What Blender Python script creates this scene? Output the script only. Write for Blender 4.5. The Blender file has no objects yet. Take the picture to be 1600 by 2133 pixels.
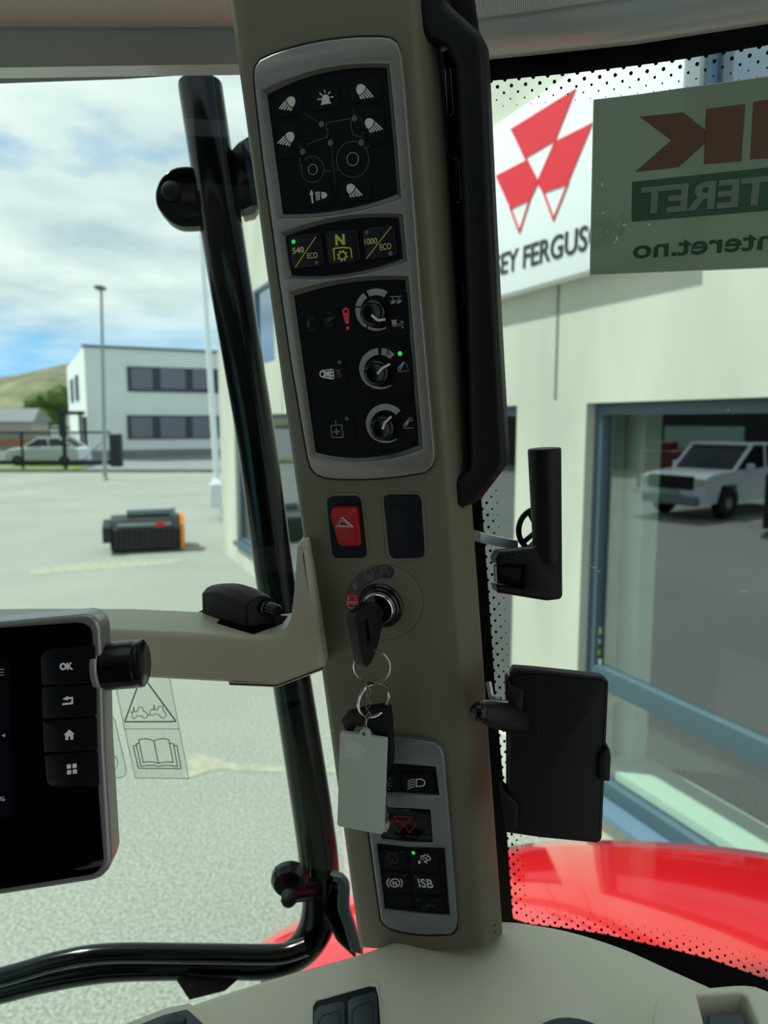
import bpy, bmesh, math, random
from math import sin, cos, pi, radians, sqrt, atan2
from mathutils import Vector, Matrix, noise
from mathutils.geometry import tessellate_polygon
random.seed(7)
SC = bpy.context.scene
COL = SC.collection

# ------------------------------------------------------------------ camera, world, sun, exposure
F = 1500.0
W, H = 1600, 2133
EYE = 2.4
TH = math.atan((1066.5 - 878) / F)
cam_d = bpy.data.cameras.new('camera')
cam_d.sensor_fit = 'HORIZONTAL'
cam_d.sensor_width = 24.0
cam_d.lens = F / W * 24.0
cam_d.clip_start = 0.02
cam_d.clip_end = 3000
cam_d.dof.use_dof = True
cam_d.dof.focus_distance = 0.58
cam_d.dof.aperture_fstop = 6.5
cam = bpy.data.objects.new('camera', cam_d)
cam.location = (0, 0, EYE)
cam.rotation_euler = (pi / 2 - TH, 0, 0)
COL.objects.link(cam)
SC.camera = cam
SC.view_settings.view_transform = 'Standard'
SC.view_settings.look = 'None'
SC.view_settings.exposure = 0.0
SC.view_settings.gamma = 1.0
SC.view_settings.use_curve_mapping = False

world = bpy.data.worlds.new('sky')
SC.world = world
world.use_nodes = True
nt = world.node_tree
nt.nodes.clear()
N = nt.nodes.new
L = nt.links.new
tc = N('ShaderNodeTexCoord')
sep = N('ShaderNodeSeparateXYZ'); L(tc.outputs['Generated'], sep.inputs[0])
zc = N('ShaderNodeMath'); zc.operation = 'ADD'; zc.inputs[1].default_value = 0.16; L(sep.outputs[2], zc.inputs[0])
zm = N('ShaderNodeMath'); zm.operation = 'MAXIMUM'; zm.inputs[1].default_value = 0.12; L(zc.outputs[0], zm.inputs[0])
dx = N('ShaderNodeMath'); dx.operation = 'DIVIDE'; L(sep.outputs[0], dx.inputs[0]); L(zm.outputs[0], dx.inputs[1])
dy = N('ShaderNodeMath'); dy.operation = 'DIVIDE'; L(sep.outputs[1], dy.inputs[0]); L(zm.outputs[0], dy.inputs[1])
cmb = N('ShaderNodeCombineXYZ'); L(dx.outputs[0], cmb.inputs[0]); L(dy.outputs[0], cmb.inputs[1])
n1 = N('ShaderNodeTexNoise'); n1.inputs['Scale'].default_value = 1.15; n1.inputs['Detail'].default_value = 9; n1.inputs['Roughness'].default_value = 0.55
mp = N('ShaderNodeMapping'); mp.inputs['Location'].default_value = (3.1, 1.7, 0.4); mp.inputs['Scale'].default_value = (1.0, 1.0, 1)
L(cmb.outputs[0], mp.inputs[0]); L(mp.outputs[0], n1.inputs['Vector'])
cr = N('ShaderNodeValToRGB'); cr.color_ramp.elements[0].position = 0.27; cr.color_ramp.elements[1].position = 0.42
L(n1.outputs['Fac'], cr.inputs[0])
# band of clear blue low over the horizon
low = N('ShaderNodeMapRange'); low.inputs['From Min'].default_value = 0.05; low.inputs['From Max'].default_value = 0.15
low.inputs['To Min'].default_value = 0.22; low.inputs['To Max'].default_value = 1.0; L(sep.outputs[2], low.inputs['Value'])
cm = N('ShaderNodeMath'); cm.operation = 'MULTIPLY'; L(cr.outputs['Color'], cm.inputs[0]); L(low.outputs[0], cm.inputs[1])
n2 = N('ShaderNodeTexNoise'); n2.inputs['Scale'].default_value = 2.3; n2.inputs['Detail'].default_value = 7
L(mp.outputs[0], n2.inputs['Vector'])
cr2 = N('ShaderNodeValToRGB')
cr2.color_ramp.elements[0].position = 0.33; cr2.color_ramp.elements[0].color = (0.58, 0.64, 0.72, 1)
cr2.color_ramp.elements[1].position = 0.64; cr2.color_ramp.elements[1].color = (0.98, 0.95, 0.97, 1)
L(n2.outputs['Fac'], cr2.inputs[0])
hz = N('ShaderNodeMapRange'); hz.inputs['From Max'].default_value = 0.5; L(sep.outputs[2], hz.inputs['Value'])
blue = N('ShaderNodeMix'); blue.data_type = 'RGBA'
blue.inputs['A'].default_value = (0.26, 0.66, 1.15, 1); blue.inputs['B'].default_value = (0.12, 0.30, 0.72, 1)
L(hz.outputs[0], blue.inputs['Factor'])
mx = N('ShaderNodeMix'); mx.data_type = 'RGBA'
L(cm.outputs[0], mx.inputs['Factor']); L(blue.outputs['Result'], mx.inputs['A']); L(cr2.outputs['Color'], mx.inputs['B'])
bg = N('ShaderNodeBackground'); bg.inputs['Strength'].default_value = 1.12
L(mx.outputs['Result'], bg.inputs['Color'])
wo = N('ShaderNodeOutputWorld'); L(bg.outputs[0], wo.inputs[0])

sun_d = bpy.data.lights.new('sun', 'SUN')
sun_d.energy = 5.2
sun_d.color = (1.0, 0.97, 0.93)
sun_d.angle = radians(2.5)
sun = bpy.data.objects.new('sun', sun_d)
SUNV = Vector((-0.55, 0.12, 0.83)).normalized()      # towards the sun
sun.rotation_euler = SUNV.to_track_quat('Z', 'Y').to_euler()
sun.location = (-6, -2, 9)
COL.objects.link(sun)

# ------------------------------------------------------------------ pixels to rays, planes
C = Vector((0, 0, EYE))
def ray(px, py):
    x = (px - 800) / F; y = (1066.5 - py) / F
    c, s = cos(TH), sin(TH)
    return Vector((x, c + y * s, -s + y * c))
def at(px, py, D):
    return C + ray(px, py) * D
def at_z(px, py, z):
    r = ray(px, py)
    return C + r * ((z - EYE) / r.z)

class Frame:
    """a real plane: origin, X and Y in it, Z out of it"""
    def __init__(s, o, n, x):
        s.o = Vector(o); s.n = Vector(n).normalized()
        s.y = s.n.cross(Vector(x)).normalized(); s.x = s.y.cross(s.n).normalized()
    def hit(s, px, py, z=0.0):
        r = ray(px, py); p0 = s.o + s.n * z
        t = (p0 - C).dot(s.n) / r.dot(s.n)
        q = C + r * t - s.o
        return Vector((q.dot(s.x), q.dot(s.y)))
    def w(s, u, v, z=0.0):
        return s.o + s.x * u + s.y * v + s.n * z
    def at(s, px, py, z=0.0):
        h = s.hit(px, py, z); return s.w(h.x, h.y, z)
def frame_abc(a, b, c, x0, y0, up0=None, up1=None):
    D = lambda p: 1 / (a + b * p[0] + c * p[1])
    P = [at(*p, D(p)) for p in ((x0, y0), (x0 + 100, y0), (x0, y0 + 100))]
    n = (P[1] - P[0]).cross(P[2] - P[0]).normalized()
    if n.dot(C - P[0]) < 0: n = -n
    if up0:
        up = (at(*up1, D(up1)) - at(*up0, D(up0))).normalized()
    else:
        up = Vector((0, 0, 1)); up = (up - n * up.dot(n)).normalized()
    return Frame(P[0], n, up.cross(n))

# ------------------------------------------------------------------ materials
def lin(c):
    return tuple(((v / 255) / 12.92 if v / 255 <= 0.04045 else ((v / 255 + 0.055) / 1.055) ** 2.4) for v in c) + (1.0,)
MATS = {}
def mat(name, col, rough=0.5, metal=0.0, spec=0.5, bump=None, var=None, emit=None, coat=0.0, aniso=None):
    m = bpy.data.materials.new(name); m.use_nodes = True
    t = m.node_tree; b = t.nodes['Principled BSDF']
    c = lin(col)
    b.inputs['Base Color'].default_value = c
    b.inputs['Roughness'].default_value = rough
    b.inputs['Metallic'].default_value = metal
    b.inputs['Specular IOR Level'].default_value = spec
    b.inputs['Coat Weight'].default_value = coat
    if coat: b.inputs['Coat Roughness'].default_value = 0.03
    tcn = t.nodes.new('ShaderNodeTexCoord')
    if var:
        sc_, amt = var[0], var[1]
        no = t.nodes.new('ShaderNodeTexNoise'); no.inputs['Scale'].default_value = sc_; no.inputs['Detail'].default_value = 6
        t.links.new(tcn.outputs['Object'], no.inputs['Vector'])
        if len(var) > 2:
            mpn = t.nodes.new('ShaderNodeMapping'); mpn.inputs['Scale'].default_value = var[2]
            t.links.new(tcn.outputs['Object'], mpn.inputs[0]); t.links.new(mpn.outputs[0], no.inputs['Vector'])
        r = t.nodes.new('ShaderNodeValToRGB')
        r.color_ramp.elements[0].position = 0.3; r.color_ramp.elements[1].position = 0.7
        r.color_ramp.elements[0].color = tuple(v * (1 - amt) for v in c[:3]) + (1,)
        r.color_ramp.elements[1].color = tuple(min(1, v * (1 + amt)) for v in c[:3]) + (1,)
        t.links.new(no.outputs['Fac'], r.inputs[0]); t.links.new(r.outputs[0], b.inputs['Base Color'])
    if bump:
        no = t.nodes.new('ShaderNodeTexNoise'); no.inputs['Scale'].default_value = bump[0]; no.inputs['Detail'].default_value = 3
        t.links.new(tcn.outputs['Object'], no.inputs['Vector'])
        bp = t.nodes.new('ShaderNodeBump'); bp.inputs['Strength'].default_value = bump[1]; bp.inputs['Distance'].default_value = bump[2]
        t.links.new(no.outputs['Fac'], bp.inputs['Height']); t.links.new(bp.outputs[0], b.inputs['Normal'])
    if emit:
        b.inputs['Emission Color'].default_value = lin(emit[0]); b.inputs['Emission Strength'].default_value = emit[1]
    MATS[name] = m
    return m
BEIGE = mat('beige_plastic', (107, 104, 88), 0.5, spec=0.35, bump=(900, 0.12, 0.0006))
BEIGE3 = mat('beige_plastic_half_brightened', (172, 168, 148), 0.42, spec=0.5, bump=(900, 0.10, 0.0006))  # beam tone between pillar and console; its brighter light is in the colour
BEIGE2 = mat('beige_plastic_brightened', (202, 200, 182), 0.42, spec=0.4, bump=(900, 0.10, 0.0006))  # paler than the pillar's beige: the console's extra light is in the colour
SILV = mat('silver_paint', (140, 138, 132), 0.42, metal=0.55, bump=(1500, 0.08, 0.0003), var=(700, 0.06))
SILV2 = mat('grey_bezel_paint', (128, 134, 138), 0.38, metal=0.55, bump=(1500, 0.05, 0.0003))
SILVD = mat('dark_silver_edge', (104, 104, 100), 0.45, metal=0.4)
BLK = mat('black_panel_plastic', (11, 15, 19), 0.65, spec=0.15, bump=(1400, 0.08, 0.0003))
BLK2 = mat('black_button_rubber', (13, 17, 21), 0.7, spec=0.15, bump=(1800, 0.08, 0.0003))
BLKG = mat('gloss_black_plastic', (9, 11, 13), 0.22, spec=0.4)
BLKM = mat('black_matte_plastic', (11, 13, 14), 0.5, spec=0.3, bump=(1200, 0.1, 0.0004))
NAVY = mat('dark_switch_plastic', (17, 22, 30), 0.55, spec=0.2)
SLATE = mat('slate_switch_plastic', (52, 62, 70), 0.5, spec=0.35)
PAINTBLK = mat('gloss_black_paint', (5, 6, 7), 0.14, spec=0.3)
RUBBER = mat('black_rubber', (12, 13, 13), 0.7, spec=0.2)
ICON = mat('pale_printed_symbol', (205, 203, 196), 0.55)
ICOND = mat('dim_printed_symbol', (120, 122, 120), 0.6)
ICONX = mat('faint_printed_symbol', (52, 56, 60), 0.6)
DIALW = mat('grey_dial_print', (150, 153, 148), 0.5)
LINEG = mat('grey_diagram_line', (92, 95, 96), 0.5)
LINEB = mat('pressed_black_line', (8, 10, 12), 0.7)
YEL = mat('olive_yellow_print', (188, 188, 62), 0.5)
YELW = mat('pale_yellow_print', (198, 196, 138), 0.5)
LEDG = mat('green_led', (20, 160, 60), 0.3, emit=((20, 225, 80), 0.75))
LEDX = mat('unlit_led', (88, 92, 92), 0.35)
REDB = mat('red_switch_plastic', (172, 14, 28), 0.38)
REDP = mat('red_print', (236, 52, 82), 0.5)
REDM = mat('dark_red_print', (150, 10, 40), 0.5)
REDS = mat('red_sticker_print', (205, 20, 44), 0.5)
CHROME = mat('polished_steel', (190, 190, 190), 0.16, metal=1.0)
STEEL = mat('satin_steel', (150, 150, 148), 0.32, metal=1.0)
DKCHR = mat('dark_chrome', (52, 54, 55), 0.2, metal=0.9)
TAG = mat('pale_grey_tag_plastic', (178, 190, 180), 0.3, spec=0.5)
WHITEP = mat('white_paint', (225, 228, 226), 0.5)
SCREEN = mat('black_screen_glass', (3, 4, 6), 0.08, spec=0.35)
LCD = mat('lit_screen_area', (4, 8, 18), 0.2, emit=((6, 14, 34), 0.04))
LCDTXT = mat('lit_screen_symbol', (120, 120, 120), 0.4, emit=((110, 112, 112), 0.8))
BTNLIT = mat('pale_key_symbol', (215, 212, 205), 0.5, emit=((190, 188, 182), 0.12))
BTNBLK = mat('screen_button_black', (13, 17, 24), 0.3, spec=0.35)
MONBZ = mat('monitor_bezel_metal', (150, 154, 152), 0.35, metal=0.6)
SEAL = mat('black_frit_paint', (4, 5, 6), 0.5, spec=0.15)
GREYB = mat('grey_header_paint', (176, 182, 180), 0.28, spec=0.5, metal=0.1)
DECAL = mat('etched_decal_line', (52, 66, 60), 0.6)
VELCRO = mat('black_hook_fabric', (10, 10, 11), 0.95, spec=0.05, bump=(1600, 1.0, 0.002))

# fabric headliner: woven ribs
m = mat('woven_headliner', (142, 134, 122), 0.95, spec=0.05)
t = m.node_tree; b = t.nodes['Principled BSDF']
tcn = t.nodes.new('ShaderNodeTexCoord'); mpn = t.nodes.new('ShaderNodeMapping'); mpn.inputs['Rotation'].default_value = (0, 0, radians(28))
wv = t.nodes.new('ShaderNodeTexWave'); wv.inputs['Scale'].default_value = 210; wv.inputs['Distortion'].default_value = 1.2; wv.inputs['Detail'].default_value = 2; wv.inputs['Detail Scale'].default_value = 3
t.links.new(tcn.outputs['Object'], mpn.inputs[0]); t.links.new(mpn.outputs[0], wv.inputs[0])
r = t.nodes.new('ShaderNodeValToRGB'); r.color_ramp.elements[0].color = lin((144, 142, 136)); r.color_ramp.elements[1].color = lin((206, 203, 194))
t.links.new(wv.outputs['Fac'], r.inputs[0]); t.links.new(r.outputs[0], b.inputs['Base Color'])
bp = t.nodes.new('ShaderNodeBump'); bp.inputs['Strength'].default_value = 0.6; bp.inputs['Distance'].default_value = 0.001
t.links.new(wv.outputs['Fac'], bp.inputs['Height']); t.links.new(bp.outputs[0], b.inputs['Normal'])
FABRIC = m

def glass_mat(name, tint, refl, rough=0.0, spec_tint=(1, 1, 1, 1), k=1.0):
    m = bpy.data.materials.new(name); m.use_nodes = True
    t = m.node_tree; t.nodes.clear()
    tr = t.nodes.new('ShaderNodeBsdfTransparent'); tr.inputs[0].default_value = tint
    gl = t.nodes.new('ShaderNodeBsdfGlossy'); gl.inputs['Roughness'].default_value = rough; gl.inputs['Color'].default_value = spec_tint
    mx = t.nodes.new('ShaderNodeMixShader')
    lw = t.nodes.new('ShaderNodeFresnel'); lw.inputs['IOR'].default_value = 1.45
    ad = t.nodes.new('ShaderNodeMath'); ad.operation = 'MULTIPLY_ADD'; ad.inputs[1].default_value = (1.0 - refl) * k; ad.inputs[2].default_value = refl
    ge = t.nodes.new('ShaderNodeNewGeometry'); iv = t.nodes.new('ShaderNodeMath'); iv.operation = 'SUBTRACT'; iv.inputs[0].default_value = 1.0
    ml = t.nodes.new('ShaderNodeMath'); ml.operation = 'MULTIPLY'
    t.links.new(lw.outputs[0], ad.inputs[0]); t.links.new(ge.outputs['Backfacing'], iv.inputs[1]); t.links.new(iv.outputs[0], ml.inputs[0]); t.links.new(ad.outputs[0], ml.inputs[1]); t.links.new(ml.outputs[0], mx.inputs[0])
    t.links.new(tr.outputs[0], mx.inputs[1]); t.links.new(gl.outputs[0], mx.inputs[2])
    o = t.nodes.new('ShaderNodeOutputMaterial'); t.links.new(mx.outputs[0], o.inputs[0])
    return m
CABGLASS = glass_mat('green_tinted_cab_glass', (0.875, 0.975, 0.935, 1), 0.0, k=0.5)
SHOPGLASS = glass_mat('coated_shop_window_glass', (0.90, 0.97, 0.93, 1), 0.22, spec_tint=(0.92, 0.92, 1, 1))
BLUEGLASS = glass_mat('blue_coated_window_glass', (0.3, 0.4, 0.45, 1), 0.35, spec_tint=(0.75, 0.85, 1, 1))

def sheet_mat(name, col, trans, clear, ccol=(0.8, 0.9, 0.85, 1)):
    m = bpy.data.materials.new(name); m.use_nodes = True
    t = m.node_tree; t.nodes.clear()
    di = t.nodes.new('ShaderNodeBsdfDiffuse'); di.inputs[0].default_value = lin(col)
    tl = t.nodes.new('ShaderNodeBsdfTranslucent'); tl.inputs[0].default_value = lin(col)
    tr = t.nodes.new('ShaderNodeBsdfTransparent'); tr.inputs[0].default_value = ccol
    a = t.nodes.new('ShaderNodeMixShader'); a.inputs[0].default_value = trans
    b2 = t.nodes.new('ShaderNodeMixShader'); b2.inputs[0].default_value = clear
    t.links.new(di.outputs[0], a.inputs[1]); t.links.new(tl.outputs[0], a.inputs[2])
    t.links.new(a.outputs[0], b2.inputs[1]); t.links.new(tr.outputs[0], b2.inputs[2])
    o = t.nodes.new('ShaderNodeOutputMaterial'); t.links.new(b2.outputs[0], o.inputs[0])
    return m
STK = sheet_mat('translucent_green_vinyl', (158, 170, 152), 0.55, 0.14)
STKRED = sheet_mat('translucent_dark_red_vinyl', (150, 116, 102), 0.55, 0.10)
STKGRN = sheet_mat('translucent_deep_green_vinyl', (100, 132, 112), 0.55, 0.10)
STKTXT = sheet_mat('translucent_letter_vinyl', (170, 186, 168), 0.55, 0.14)
STKDRK = sheet_mat('translucent_dark_letter_vinyl', (92, 112, 96), 0.55, 0.09)
STKEDGE = sheet_mat('painted_rim_light', (250, 252, 250), 0.75, 0.35, (1, 1, 1, 1))  # pale stroke standing in for light refracted along the sticker rim
FILM = sheet_mat('clear_decal_film', (200, 215, 205), 0.5, 0.90, (0.97, 0.985, 0.975, 1))

# exterior
ASPH = mat('worn_asphalt', (146, 146, 140), 0.85, spec=0.3)
t = ASPH.node_tree; b = t.nodes['Principled BSDF']
tcn = t.nodes.new('ShaderNodeTexCoord')
na = t.nodes.new('ShaderNodeTexNoise'); na.inputs['Scale'].default_value = 0.35; na.inputs['Detail'].default_value = 5
nb = t.nodes.new('ShaderNodeTexNoise'); nb.inputs['Scale'].default_value = 60; nb.inputs['Detail'].default_value = 3
t.links.new(tcn.outputs['Object'], na.inputs['Vector']); t.links.new(tcn.outputs['Object'], nb.inputs['Vector'])
mxx = t.nodes.new('ShaderNodeMix'); mxx.data_type = 'RGBA'; mxx.inputs['A'].default_value = lin((132, 134, 128)); mxx.inputs['B'].default_value = lin((166, 164, 155))
t.links.new(na.outputs['Fac'], mxx.inputs['Factor'])
r = t.nodes.new('ShaderNodeValToRGB'); r.color_ramp.elements[0].position = 0.33; r.color_ramp.elements[1].position = 0.68
r.color_ramp.elements[0].color = (0.62, 0.62, 0.62, 1); r.color_ramp.elements[1].color = (1.35, 1.35, 1.35, 1)
t.links.new(nb.outputs['Fac'], r.inputs[0])
mul = t.nodes.new('ShaderNodeMix'); mul.data_type = 'RGBA'; mul.blend_type = 'MULTIPLY'; mul.inputs['Factor'].default_value = 1.0
t.links.new(mxx.outputs['Result'], mul.inputs['A']); t.links.new(r.outputs[0], mul.inputs['B']); t.links.new(mul.outputs['Result'], b.inputs['Base Color'])
bp = t.nodes.new('ShaderNodeBump'); bp.inputs['Strength'].default_value = 0.7; bp.inputs['Distance'].default_value = 0.01
t.links.new(nb.outputs['Fac'], bp.inputs['Height']); t.links.new(bp.outputs[0], b.inputs['Normal'])
ROAD = mat('pale_road_asphalt', (128, 130, 130), 0.9, var=(2, 0.1))
KERB = mat('kerb_stone', (120, 118, 104), 0.9, var=(3, 0.25))
SPILL = mat('spilled_sand', (160, 156, 138), 0.95, var=(9, 0.2))
CONC = mat('pale_concrete_cladding', (194, 192, 178), 0.85, var=(1.8, 0.15, (1, 1, 0.3)), bump=(60, 0.15, 0.002))
JOINT = mat('concrete_joint_sealant', (128, 130, 124), 0.9)
FRAMEB = mat('blue_grey_window_frame', (72, 92, 102), 0.45)
SILL = mat('blue_grey_sill_metal', (100, 124, 144), 0.4)
SIGNW = mat('white_sign_panel', (232, 234, 234), 0.5)
SIGNR = mat('red_sign_film', (222, 36, 52), 0.45)
SIGNK = mat('dark_sign_letter', (36, 44, 46), 0.5)
SHOWF = mat('showroom_floor', (70, 72, 70), 0.6)
SHOWW = mat('showroom_wall', (38, 40, 42), 0.8)
INTW = mat('interior_white_column', (240, 246, 240), 0.7)
FENDER = mat('red_fender_paint', (214, 18, 30), 0.10, spec=0.6, coat=0.8)
FARW = mat('white_render_wall', (226, 228, 222), 0.85, var=(0.6, 0.04))
FARK = mat('dark_window_band', (52, 56, 64), 0.5)
FARP = mat('grey_window_blind', (112, 112, 120), 0.6)
POLE = mat('galvanised_pole', (150, 160, 158), 0.55, metal=0.3)
POLEW = mat('white_flagpole', (232, 236, 236), 0.4)
FENCE = mat('black_fence_steel', (24, 32, 34), 0.5)
CARW = mat('white_car_paint', (224, 228, 232), 0.18, coat=0.5)
CARG = mat('dark_car_glass', (20, 26, 30), 0.08)
TYRE = mat('tyre_rubber', (16, 16, 17), 0.8)
RIM = mat('alloy_rim', (140, 142, 145), 0.35, metal=0.7)
ORANGE = mat('orange_machine_paint', (226, 128, 20), 0.5)
MACH = mat('black_machine_paint', (26, 28, 29), 0.45)
MACHG = mat('machine_grey_steel', (126, 138, 140), 0.4, metal=0.4)
REDO = mat('red_outdoor_paint', (200, 30, 36), 0.5)
HILLM = mat('hillside_heather', (112, 110, 80), 0.95, var=(0.05, 0.55))
TREE = mat('tree_leaves', (74, 92, 34), 0.9, var=(2, 0.3))
GRASS = mat('verge_grass', (110, 132, 52), 0.95, var=(8, 0.2))
REDK = mat('dark_red_paint', (96, 22, 24), 0.5)
HALL = mat('dark_hall_cladding', (34, 34, 34), 0.8)
PALEW = mat('pale_green_panel', (150, 176, 160), 0.8)
HROOF = mat('house_roof', (120, 120, 124), 0.8)
HWALL = mat('house_wall', (160, 152, 142), 0.8)
SKIRT = mat('dark_seat_fabric', (30, 30, 31), 0.9)

# ------------------------------------------------------------------ objects
ROOT = {}
def tag(o, label=None, cat=None, group=None, kind=None):
    if label: o['label'] = label
    if cat: o['category'] = cat
    if group: o['group'] = group
    if kind: o['kind'] = kind
    return o
def thing(name, label, cat, loc, group=None):
    o = bpy.data.objects.new(name, None)
    o.empty_display_size = 0.02
    o.location = loc; COL.objects.link(o); ROOT[o.name] = Vector(loc)
    return tag(o, label, cat, group)

class MB:
    def __init__(s): s.v = []; s.f = []
    def add(s, vs, fs):
        k = len(s.v); s.v += [Vector(p) for p in vs]; s.f += [tuple(i + k for i in f) for f in fs]; return s
    def box(s, c, sz, R=None):
        c = Vector(c); R = R or Matrix.Identity(3)
        vs = [c + R @ Vector((sz[0] / 2 * x, sz[1] / 2 * y, sz[2] / 2 * z)) for x in (-1, 1) for y in (-1, 1) for z in (-1, 1)]
        return s.add(vs, [(0, 1, 3, 2), (4, 6, 7, 5), (0, 4, 5, 1), (2, 3, 7, 6), (0, 2, 6, 4), (1, 5, 7, 3)])
    def hexa(s, a, b):                       # two quads, corresponding corners
        return s.add(list(a) + list(b), [(3, 2, 1, 0), (4, 5, 6, 7)] + [(i, (i + 1) % 4, 4 + (i + 1) % 4, 4 + i) for i in range(4)])
    def plate(s, fr, loops, z0, z1, b=0.0, seg=2):
        """loops in frame coordinates, first the outline and then the holes"""
        LP = []
        for k, lp in enumerate(loops):
            lp = [Vector((p[0], p[1])) for p in lp]
            ar = sum(lp[i].x * lp[(i + 1) % len(lp)].y - lp[(i + 1) % len(lp)].x * lp[i].y for i in range(len(lp)))
            if (ar > 0) != (k == 0): lp.reverse()
            LP.append(lp)
        def inset(lp, d):
            out = []; n = len(lp)
            for i in range(n):
                a, p, q = lp[i - 1], lp[i], lp[(i + 1) % n]
                e1 = (p - a); e2 = (q - p)
                if e1.length < 1e-9 or e2.length < 1e-9: out.append(p.copy()); continue
                e1.normalize(); e2.normalize()
                m = Vector((-e1.y - e2.y, e1.x + e2.x))
                if m.length < 1e-6: out.append(p.copy()); continue
                m.normalize(); k = d / max(0.5, m.dot(Vector((-e1.y, e1.x))))
                out.append(p + m * k)
            return out
        top = []
        for lp in LP:
            n = len(lp); rings = [(lp, z0), (lp, z1 - b)]
            if b > 0:
                for j in range(1, seg + 1):
                    a = j / seg * pi / 2
                    rings.append((inset(lp, b * (1 - cos(a))), z1 - b + b * sin(a)))
            k = len(s.v)
            for rr, z in rings: s.v += [fr.w(p.x, p.y, z) for p in rr]
            for j in range(len(rings) - 1):
                for i in range(n):
                    i2 = (i + 1) % n
                    s.f.append((k + j * n + i, k + j * n + i2, k + (j + 1) * n + i2, k + (j + 1) * n + i))
            top.append((rings[-1][0], k + (len(rings) - 1) * n, k))
        idx = [t_[1] + i for t_ in top for i in range(len(t_[0]))]
        bid = [t_[2] + i for t_ in top for i in range(len(t_[0]))]
        tris = tessellate_polygon([[Vector((p.x, p.y, 0)) for p in t_[0]] for t_ in top])
        flat = [p for t_ in top for p in t_[0]]
        for tr in tris:
            a, b_, c_ = [flat[i] for i in tr]
            if (b_ - a).cross(c_ - a) < 0: tr = tr[::-1]
            s.f.append(tuple(idx[i] for i in tr)); s.f.append(tuple(bid[i] for i in tr[::-1]))
        return s
    def pplate(s, fr, pxloops, z0, z1, b=0.0, seg=2):
        return s.plate(fr, [[fr.hit(p[0], p[1], z1) for p in lp] for lp in pxloops], z0, z1, b, seg)
    def stroke(s, fr, pts, wpx, z0, z1, closed=False):
        q = [fr.hit(p[0], p[1], z1) for p in pts]
        k = (fr.at(pts[0][0], pts[0][1], z1) - fr.at(pts[0][0] + 1, pts[0][1], z1)).length
        return s.lstroke(fr, q, wpx * k, z0, z1, closed)
    def lstroke(s, fr, q, w, z0, z1, closed=False):
        n = len(q)
        L_, R_ = [], []
        for i in range(n):
            if closed: a, p, c_ = q[i - 1], q[i], q[(i + 1) % n]
            else: a, p, c_ = q[max(0, i - 1)], q[i], q[min(n - 1, i + 1)]
            e1 = (p - a) if (p - a).length > 1e-9 else (c_ - p); e2 = (c_ - p) if (c_ - p).length > 1e-9 else e1
            e1 = e1.normalized(); e2 = e2.normalized()
            m = Vector((-e1.y - e2.y, e1.x + e2.x))
            m = m.normalized() if m.length > 1e-6 else Vector((-e1.y, e1.x))
            kk = (w / 2) / max(0.4, m.dot(Vector((-e1.y, e1.x))))
            L_.append(p + m * kk); R_.append(p - m * kk)
        vs = []
        for i in range(n):
            for P, z in ((L_[i], z1), (R_[i], z1), (R_[i], z0), (L_[i], z0)): vs.append(fr.w(P.x, P.y, z))
        fs = []
        for i in range(n if closed else n - 1):
            a, b_ = 4 * i, 4 * ((i + 1) % n)
            for j in range(4): fs.append((a + j, b_ + j, b_ + (j + 1) % 4, a + (j + 1) % 4)[::-1])
        if not closed: fs += [(3, 2, 1, 0)[::-1], tuple(4 * (n - 1) + j for j in (3, 2, 1, 0))]
        return s.add(vs, fs)
    def tube(s, pts, r, n=16, caps=True, closed=False):
        pts = [Vector(p) for p in pts]; m = len(pts)
        rs = r if isinstance(r, (list, tuple)) else [r] * m
        T = []
        for i in range(m):
            if closed: d = pts[(i + 1) % m] - pts[i - 1]
            else: d = pts[min(m - 1, i + 1)] - pts[max(0, i - 1)]
            T.append(d.normalized())
        up = Vector((0, 0, 1)) if abs(T[0].z) < 0.9 else Vector((0, 1, 0))
        nx = T[0].cross(up).normalized(); k = len(s.v); fs = []
        for i in range(m):
            nx = (nx - T[i] * nx.dot(T[i])).normalized(); ny = T[i].cross(nx)
            for j in range(n):
                a = 2 * pi * j / n; s.v.append(pts[i] + (nx * cos(a) + ny * sin(a)) * rs[i])
        for i in range(m if closed else m - 1):
            i2 = (i + 1) % m
            for j in range(n):
                s.f.append((k + i * n + j, k + i * n + (j + 1) % n, k + i2 * n + (j + 1) % n, k + i2 * n + j))
        if caps and not closed:
            s.f.append(tuple(k + j for j in range(n))[::-1]); s.f.append(tuple(k + (m - 1) * n + j for j in range(n)))
        return s
    def lathe(s, o, ax, prof, n=32, x=None):
        o = Vector(o); ax = Vector(ax).normalized()
        u = ax.cross(Vector((0, 0, 1)) if abs(ax.z) < 0.9 else Vector((1, 0, 0))).normalized(); v = ax.cross(u)
        k = len(s.v)
        for r, h in prof:
            for j in range(n):
                a = 2 * pi * j / n; s.v.append(o + ax * h + (u * cos(a) + v * sin(a)) * max(r, 1e-5))
        for i in range(len(prof) - 1):
            for j in range(n): s.f.append((k + i * n + j, k + i * n + (j + 1) % n, k + (i + 1) * n + (j + 1) % n, k + (i + 1) * n + j))
        s.f.append(tuple(k + j for j in range(n))[::-1]); s.f.append(tuple(k + (len(prof) - 1) * n + j for j in range(n)))
        return s
    def ball(s, c, r, n=16, sq=(1, 1, 1)):
        c = Vector(c); k = len(s.v); m = n // 2
        for i in range(m + 1):
            a = pi * i / m
            for j in range(n):
                b_ = 2 * pi * j / n
                s.v.append(c + Vector((sin(a) * cos(b_) * sq[0], sin(a) * sin(b_) * sq[1], cos(a) * sq[2])) * r)
        for i in range(m):
            for j in range(n): s.f.append((k + i * n + j, k + (i + 1) * n + j, k + (i + 1) * n + (j + 1) % n, k + i * n + (j + 1) % n))
        return s
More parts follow.
